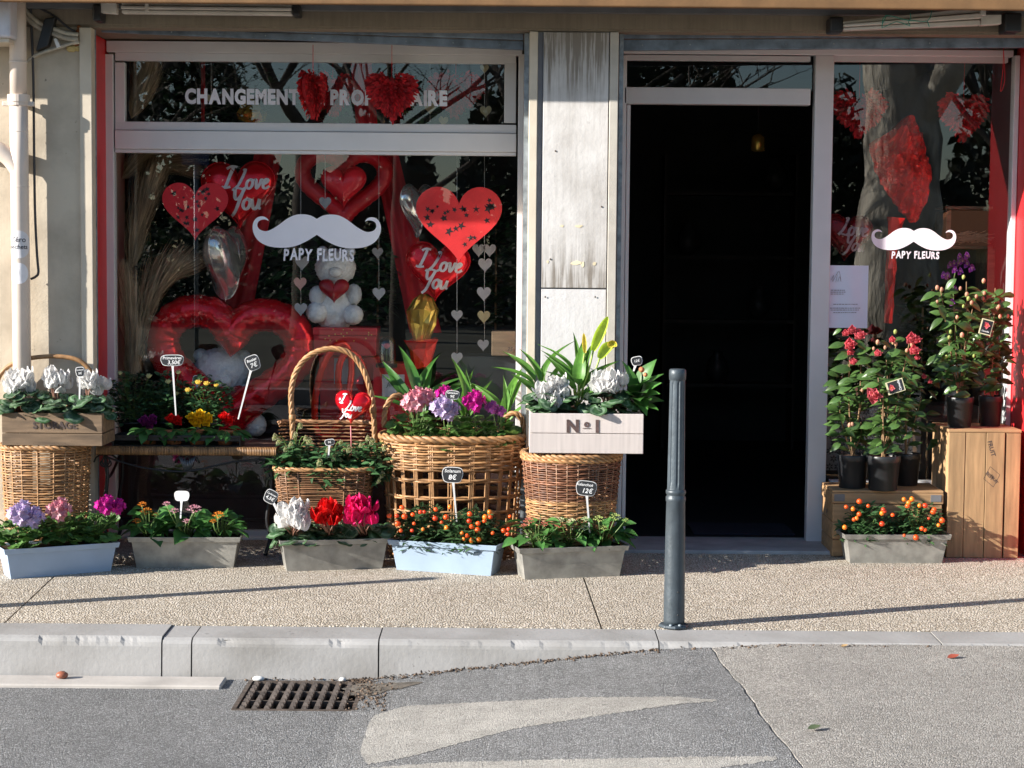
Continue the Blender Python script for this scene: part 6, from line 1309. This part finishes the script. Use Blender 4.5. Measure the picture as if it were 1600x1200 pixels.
def greens(lab, px, py, w, h, Y, n, m, seed, LW=(.075, .028)):
    c = at(px, py, Y); s = PXM(Y); t = thing('foliage_plant', lab, 'plant', c, 'green plants inside the shop window'); r = random.Random(seed); pts = blob_pts(c, w*s*.5, .16, h*s*.5, n, r, -1, .1); foliage(t, pts, None, LW, r, m, .1)
    MB().tube([c+Vector((0, 0, -h*s*.5)), c+Vector((0, 0, h*s*.4))], .006, 6).build('stem', BARKS, t)
greens('leafy plant behind the left half of the big moustache', 462, 440, 110, 180, 1.1, 420, LHEL, 1)
greens('leafy plant behind the standing bear and the second script balloon', 590, 430, 90, 150, 1.15, 320, LHEL, 2)
greens('dense greenery behind the upper window lettering, on the left', 330, 150, 220, 110, 1.05, 500, LDARK, 3)
greens('dense greenery behind the hanging feather hearts', 600, 150, 300, 110, 1.10, 620, LHEL, 4)
greens('dark plant in the corner behind the pampas plumes', 235, 420, 110, 260, 1.2, 420, LDARK, 5)
greens('leafy plant at the window edge behind the larger cut-out heart', 775, 400, 60, 240, 1.1, 300, LDARK, 6)
xw0, xw1 = -2.03, X(812, .6)
MB().box(xw0, xw1, .60, 1.9, .0, at(500, 692, .62).z).build('display_platform', mat('platform_dark', (.05, .022, .02), .6), None, False, kind='structure')
MB().box(xw0, xw1, 1.92, 1.96, .0, ZT).build('display_back_wall', DARKW, None, False, kind='structure')
# ---- right window
t = thing('foil_bouquet', 'crumpled shiny red foil bouquet high in the right window', 'bouquet', at(1410, 260, .78)); rr = random.Random(12); s = PXM(.78)
P = [at(x, y, .80) for x, y in ((1425, 180), (1445, 230), (1455, 280), (1440, 330), (1420, 345), (1385, 300), (1362, 255), (1360, 225), (1390, 205))]
cen = at(1412, 265, .72); mb = MB(); ol = smooth_pts(P, 9, True); kk = len(ol); vs = []; fs = []; R_n = 16
from mathutils import noise as mn
for i in range(R_n+1):
    q = i/R_n
    for k in range(kk):
        p = cen.lerp(ol[k], q); w = 1-abs(2*((p*22).x % 1)-1); f1 = mn.noise(p*16); f2 = mn.noise(p*45+Vector((3, 1, 2)))
        vs.append(p+Vector((f2*.012, -abs(f1)*.09-(1-q)*.05+abs(f2)*.035, f1*.015+f2*.01)))
for i in range(R_n): fs += [(i*kk+k, i*kk+(k+1) % kk, (i+1)*kk+(k+1) % kk, (i+1)*kk+k) for k in range(kk)]
mb.add(vs, fs).build('wrapping', FOILC, t, False)
ft = [at(x, y, .8) for x, y in ((1400, 340), (1392, 420), (1388, 505))]; mb = MB(); mb.tube(smooth_pts(ft, 5), [.05, .045, .035, .03, .028, .03, .028, .026, .024, .02, .02], 9); mb.v = [tuple(Vector(v)+Vector((rr.uniform(-1, 1), rr.uniform(-1, 1), 0))*.008) for v in mb.v]; mb.build('tail', FOILC, t, False)
heart_balloon('dark red script balloon half hidden in the right window by the doorway', 1322, 372, .80, 78, m=foil('foil_dark_red', (.22, .008, .012), .2), ang=-4, text=[('Love', -.20, .06, .34), ('You', -.06, -.24, .32)], tm=mat('silver_print_dim', (.4, .38, .40), .4))
Yn = YW+.0268; t = thing('paper_notice', 'white paper notice stuck on the right window beside the doorway', 'notice', at(1323, 464, Yn)); a, b = at(1290, 512, Yn), at(1357, 415, Yn)
def pf(u, v): return (a.x+(b.x-a.x)*(v+1)/2, Yn-.0012-.0022*(1+math.sin(v*5+u*1.5)*math.sin(u*2.2+.4)), a.z+(b.z-a.z)*u)
MB().surf(pf, 16, 16).build('sheet', mat('notice_paper', (.62, .68, .80), .6, var=.02), t)
mb = MB(); rr = random.Random(6); ik = mat('faint_print', (.16, .16, .19), .7)
for y, x0, x1 in ((453, 1298, 1320), (456, 1298, 1321), (459, 1298, 1319), (475, 1302, 1340), (481, 1297, 1344), (484, 1298, 1343), (488, 1302, 1338)):
    x = x0
    while x < x1:
        w = rr.uniform(1.5, 5); p, q = at(x, y+.9, Yn-.0062), at(min(x+w, x1), y, Yn-.0062); mb.add([(p.x, p.y, p.z), (q.x, p.y, p.z), (q.x, p.y, q.z), (p.x, p.y, q.z)], [(0, 1, 2, 3)]); x += w+.8
mb.build('print', ik, t, False, kind='stuff'); mb = MB()
for P in ([(1299, 437), (1303, 430), (1301, 440), (1308, 428), (1306, 441)], [(1309, 440), (1312, 432), (1314, 440), (1311, 424), (1305, 433)]): mb.tube(smooth_pts([at(x, y, Yn-.0058) for x, y in P], 4), .0007, 4)
mb.build('flower_sketch', ik, t, kind='stuff')
# wooden display frame, straw bundle, orchid, grey tiles with star pattern
t = thing('wooden_shelf', 'open wooden display box standing in the right window', 'shelf', at(1520, 620, .9)); 
for r_ in ((1478, 1552, 384, 389), (1541, 1552, 389.5, 640), (1478, 1486, 328, 383.5), (1478, 1552, 322, 327.5), (1478, 1552, 640.5, 646)): pbox(MB(), *r_, .80, .26).build('board', WOODG, t, False, bevel=.003)
t = thing('straw_bundle', 'small bundle of pale straw lying on the wooden display box', 'straw', at(1520, 375, .85)); mb = MB(); rr = random.Random(14)
for k in range(70): c = at(1518, 372, .86)+Vector((rr.uniform(-.07, .07), rr.uniform(-.04, .04), rr.uniform(-.02, .025))); d = Vector((rr.uniform(.6, 1), rr.uniform(-.4, .4), rr.uniform(-.25, .35))).normalized()*.05; mb.tube([c-d, c+d], .0015, 4, caps=False)
mb.build('straws', PAMP, t, kind='stuff')
oc = at(1500, 560, .66); t = thing('orchid', 'purple orchid blooming above the tall camellia in the right window', 'orchid', oc); r = random.Random(15)
MF_ORC = rosette(FORC, .024, 6, .3, 'flower', FCRM); st_ = smooth_pts([oc]+[at(x, y, .62) for x, y in ((1492, 500), (1490, 440), (1500, 405))], 6); MB().tube(st_, .003, 6).build('stem', STEM, t)
for x, y in ((1499, 401), (1510, 400), (1490, 411), (1497, 411), (1503, 408), (1484, 413), (1491, 421), (1500, 424), (1510, 412), (1518, 418), (1480, 430), (1492, 450), (1487, 472), (1474, 430)): put(MF_ORC, 'flower', t, at(x, y, .62+r.uniform(-.02, .02)), frame_rot((1, .1, 0), (r.uniform(-.5, .5), -1, r.uniform(-.2, .3))), r.uniform(.85, 1.15))
for k in range(5): put(ML_CAL, 'leaf', t, oc, frame_rot(Vector((math.cos(k*1.3), -.3, .35)), (0, -.3, 1)), .7)
MB().lathe([(.05, -.12), (.06, 0)], oc, 16).build('pot', POT, t); MB().tube([oc+Vector((0, 0, -.12)), Vector((oc.x, oc.y, 0))], .04, 12).build('stand', BLACKP, t)
t = thing('tiled_panel', 'grey display panel with star pattern behind the camellia pots', 'panel', at(1360, 720, .62)); TG = mat('tile_grey', (.30, .29, .28), .6); TD = mat('tile_pattern_dark', (.05, .045, .045), .6)
p0, p1 = at(1290, 735, .64), at(1440, 640, .64); ts = (p1.x-p0.x)/6
for i in range(6):
    for j in range(4):
        x0, z0 = p0.x+i*ts, p0.z+j*ts; MB().box(x0+.001, x0+ts-.001, .64, .65, z0+.001, z0+ts-.001).build('tile', TG, t, False)
mb = MB()
for i in range(12):
    for j in range(8):
        cx, cz = p0.x+(i+.5+(j % 2)*.5)*ts/2, p0.z+(j+.5)*ts/2
        for q in range(6):
            a = math.pi/6+q*math.pi/3; d, e = (math.cos(a), math.sin(a)), (math.cos(a+.42), math.sin(a+.42)); f = (math.cos(a-.42), math.sin(a-.42)); R = ts*.27
            if cx+R > p1.x: continue
            mb.add([(cx+d[0]*R*.12, .6392, cz+d[1]*R*.12), (cx+f[0]*R*.55, .6392, cz+f[1]*R*.55), (cx+d[0]*R, .6392, cz+d[1]*R), (cx+e[0]*R*.55, .6392, cz+e[1]*R*.55)], [(0, 1, 2, 3)])
mb.build('star_pattern', TD, t, False, kind='stuff')
MB().box(p0.x-.02, p1.x+.3, .655, .95, 0, p1.z+.02).build('carcass', DARKW, t, False)
greens('dark plant behind the right moustache decal', 1440, 560, 90, 200, .95, 340, LDARK, 7)
greens('dark plant in the right window beside the paper notice', 1320, 580, 60, 110, .9, 240, LDARK, 8)
t = thing('door_mat', 'dark mat lying just inside the open doorway', 'mat', (1.25, .85, 0)); MB().box(.95, 1.48, .66, 1.05, -.002, .010).build('pile', mat('mat_navy', (.008, .01, .025), .95, bump=1, bscale=200), t, False, bevel=.004)
t = thing('lantern', 'dim amber lantern hanging deep inside the dark doorway', 'lantern', at(1184, 225, 2.6)); c = at(1184, 225, 2.6)
MB().lathe([(.03, -.05), (.045, -.04), (.045, .04), (.025, .06), (.004, .07)], c, 14).build('glass_jar', FOILG, t); MB().tube([c+Vector((0, 0, .07)), Vector((c.x, c.y, ZT+.15))], .003, 5).build('cord', CABLE, t)
t = thing('wall_shelf', 'dark shelf unit against the back wall seen through the doorway', 'shelf', at(1130, 700, 4.9)); WSH = mat('shelf_dark_wood', (.05, .036, .028), .6)
for py in (300, 400, 500, 600): pbox(MB(), 1040, 1240, py, py+5, 4.9, .3).build('board', WSH, t, False)
for px in (1036, 1240): pbox(MB(), px, px+4, 240, 720, 4.9, .3).build('upright', WSH, t, False)
for i, (px, py, vl) in enumerate(((1075, 400, 'dim vase on the second shelf through the doorway'), (1185, 500, 'dim vase on the third shelf through the doorway'), (1210, 300, 'dim vase on the top shelf through the doorway'), (1120, 600, 'dim vase on the lowest shelf through the doorway'))):
    p = at(px, py, 5.0); v = thing('vase', vl, 'vase', p, 'vases on the back shelf'); MB().lathe([(.04, 0), (.09, .08), (.08, .16), (.04, .22), (.05, .25)], p, 14).build('vessel', mat('dark_glaze', (.05, .045, .045), .4), v)
# ================================================================ across the street, seen only as reflections
BARK = bpy.data.materials.new('plane_bark'); BARK.use_nodes = True; N = NT(BARK); b_ = N.n['Principled BSDF']; b_.inputs['Roughness'].default_value = .9
vb = N.coord((1, 1, .45)); nb_ = N.noise(3.2, 6, vb); cB = N.ramp(nb_, [(.30, (.14, .13, .11)), (.42, (.40, .36, .30)), (.52, (.80, .74, .62)), (.66, (.52, .47, .38))]); N.link(cB, b_.inputs['Base Color']); bn = N.new('Bump', i_Strength=1., i_Distance=.09); N.link(N.noise(7, 6, N.coord((1, 1, .3))), bn.inputs['Height']); N.link(bn.outputs[0], b_.inputs['Normal'])
BARK2 = mat('dark_bark', (.10, .085, .07), .9, var=.3, bump=.6); LFAR = leafm('leaf_evergreen', (.035, .06, .02), .6, .2)
def grow(mb, p, d, ln, r, depth, rr, tips):
    q = [p]; dd = d.copy()
    for _ in range(4): dd = (dd+Vector((rr.uniform(-.22, .22), rr.uniform(-.22, .22), rr.uniform(-.05, .18)))).normalized(); q.append(q[-1]+dd*ln/4)
    mb.tube(q, [r*(1-.4*i/4) for i in range(5)], 8 if depth > 2 else 4, caps=False); tips.append(q[-1])
    if depth <= 0: return
    for k in range(rr.choice((2, 3, 3))):
        a = rr.uniform(0, 6.28); o = Vector((math.cos(a), math.sin(a), rr.uniform(-.1, .5))); s = q[rr.choice((2, 3, 4))]
        grow(mb, s, (dd*.7+o*.75).normalized(), ln*rr.uniform(.6, .82), r*.5, depth-1, rr, tips)
def tree(lab, x, y, r0, h, depth, seed, bark, leaves=0, ls=.2, lean=(0, 0)):
    rr = random.Random(seed); t = thing('tree', lab, 'tree', (x, y, -.16), 'trees across the street'); mb = MB(); tips = []
    P = [Vector((x+lean[0]*k/6*h+rr.uniform(-.05, .05)*r0*3, y+lean[1]*k/6*h, -.2+h*k/6)) for k in range(7)]; mb.tube(smooth_pts(P, 3), [r0*(1.25-.5*i/18+.06*math.sin(i*1.7)) for i in range(19)], 18, caps=False)
    for k in range(4): a = k*1.6+rr.uniform(0, 1); grow(mb, P[-1] if k else P[4], Vector((math.cos(a)*.8, math.sin(a)*.8, .6)).normalized(), h*.55, r0*.5, depth, rr, tips)
    mb.build('trunk', bark, t)
    if leaves:
        pts = []
        for _ in range(leaves): q = rr.choice(tips); pts += [q+Vector((rr.gauss(0, .5), rr.gauss(0, .5), rr.gauss(0, .4))) for _ in range(3)]
        foliage(t, pts, None, (ls*.5, ls*.28), rr, LFAR, 0, 'crown')
tree('massive mottled plane tree across the street', 4.75, -13.1, .50, 4.6, 3, 3, BARK, 700, .22, (.006, 0))
TL = ('bare slender tree furthest left behind the street sign', 'slim bare tree just behind the street sign post', 'bushy evergreen tree behind the camera side of the street', 'tall bare tree before the added treeline', 'thick-trunked tree with sparse leaves at the far left', 'spreading leafy tree between the plane tree and the house', 'young bare tree standing near the far kerb', 'bare forked tree beside the mottled plane tree')
for i, (x, y, r0, h, d, lv) in enumerate(((-5.6, -14.2, .11, 3.2, 4, 0), (-3.8, -24, .22, 3.8, 4, 0), (.4, -22, .16, 3.6, 4, 1300), (2.2, -28, .2, 4, 4, 0), (-9, -30, .25, 4.2, 4, 1500), (9.5, -26, .2, 4, 4, 900), (-1.6, -16, .10, 3.2, 4, 0), (7.6, -19, .12, 3.2, 4, 0))):
    tree(TL[i], x, y, r0, h, d, 20+i, BARK2, lv)
mb = MB(); rr = random.Random(44); fn = petal_fn(.22, .12, -.1, 0)
for _ in range(13000):
    m = frame_rot((rr.uniform(-1, 1), rr.uniform(-1, 1), rr.uniform(-.2, 1)), (rr.uniform(-1, 1), 1, 1)).to_4x4(); x = rr.uniform(-22, 7.5); m.translation = (x, -31+rr.uniform(-1, 1.2), rr.uniform(-.2, 1.9+.7*math.sin(x*.9)+.5*math.sin(x*2.3))); mb.cv = rr.uniform(-.6, -.1); mb.surf(fn, 2, 2, 0, m)
mb.build('hedge', LFAR, None, kind='stuff')
vs = []; fs = []; va = []
for _ in range(60000):
    x = rr.uniform(-34, 30); hh = 7.2+2.2*math.sin(x*.55)+1.5*math.sin(x*1.3+1)+.8*math.sin(x*4.1)-(4.5*math.exp(-((x+6.5)/2.2)**2))-5*math.exp(-((x-12.2)/1.6)**2); z = hh*rr.random()**1.05
    c = Vector((x, -46+rr.uniform(-1.5, 1.5), z-.2)); a_ = Vector((rr.uniform(-1, 1), rr.uniform(-1, 1), rr.uniform(-1, 1)))*.22; b_2 = Vector((rr.uniform(-1, 1), rr.uniform(-1, 1), rr.uniform(-1, 1)))*.16; o_ = len(vs)
    vs += [c-a_, c+b_2, c+a_, c-b_2]; fs.append((o_, o_+1, o_+2, o_+3))
mb = MB(); mb.cv = -.35; mb.add(vs, fs); mb.build('added_treeline', LFAR, None, False, kind='stuff')  # treeline added to block the bright low sky reflected in the windows
hs_ = thing('house', 'cream house with a low tiled roof across the street', 'house', (11.6, -36, -.2)); MB().box(9.9, 15, -40, -34, -.2, 1.7).build('wall', mat('house_cream', (.62, .50, .30), .8), hs_, False)
MB().add([(9.6, -33.6, 1.7), (15.4, -33.6, 1.7), (15.4, -40.4, 1.7), (9.6, -40.4, 1.7), (11, -37, 2.6), (14, -37, 2.6)], [(0, 1, 5, 4), (1, 2, 5), (2, 3, 4, 5), (3, 0, 4), (3, 2, 1, 0)]).build('roof', TERRA, hs_, False)
for x in (10.4, 12.2): MB().box(x, x+.8, -33.99, -33.95, .4, 1.3).build('window', DARKW, hs_, False)
MB().box(-40, 40, -10.55, -10.25, -.3, -.06).build('far_kerb', KERB, None, False, kind='structure')
sg = thing('street_sign', 'blue street name plate on a post across the street', 'sign', (-4.25, -15, 2.7)); MB().box(-4.43, -4.07, -15, -14.985, 2.58, 2.79).build('plate', mat('sign_blue', (.03, .06, .20), .4), sg, False, bevel=.004)
for i, wd in enumerate(('SQUARE DE LA', 'RÉSISTANCE')): me = text_mesh(wd, .058, .015); me.materials.append(CHALK); put(me, 'lettering', sg, (-4.25, -14.983, 2.725-i*.085), Matrix.Rotation(math.pi, 3, 'Z') @ UPRIGHT)
MB().tube([(-4.25, -15.03, -.16), (-4.25, -15.03, 2.9)], .03, 10).build('post', GALV, sg)
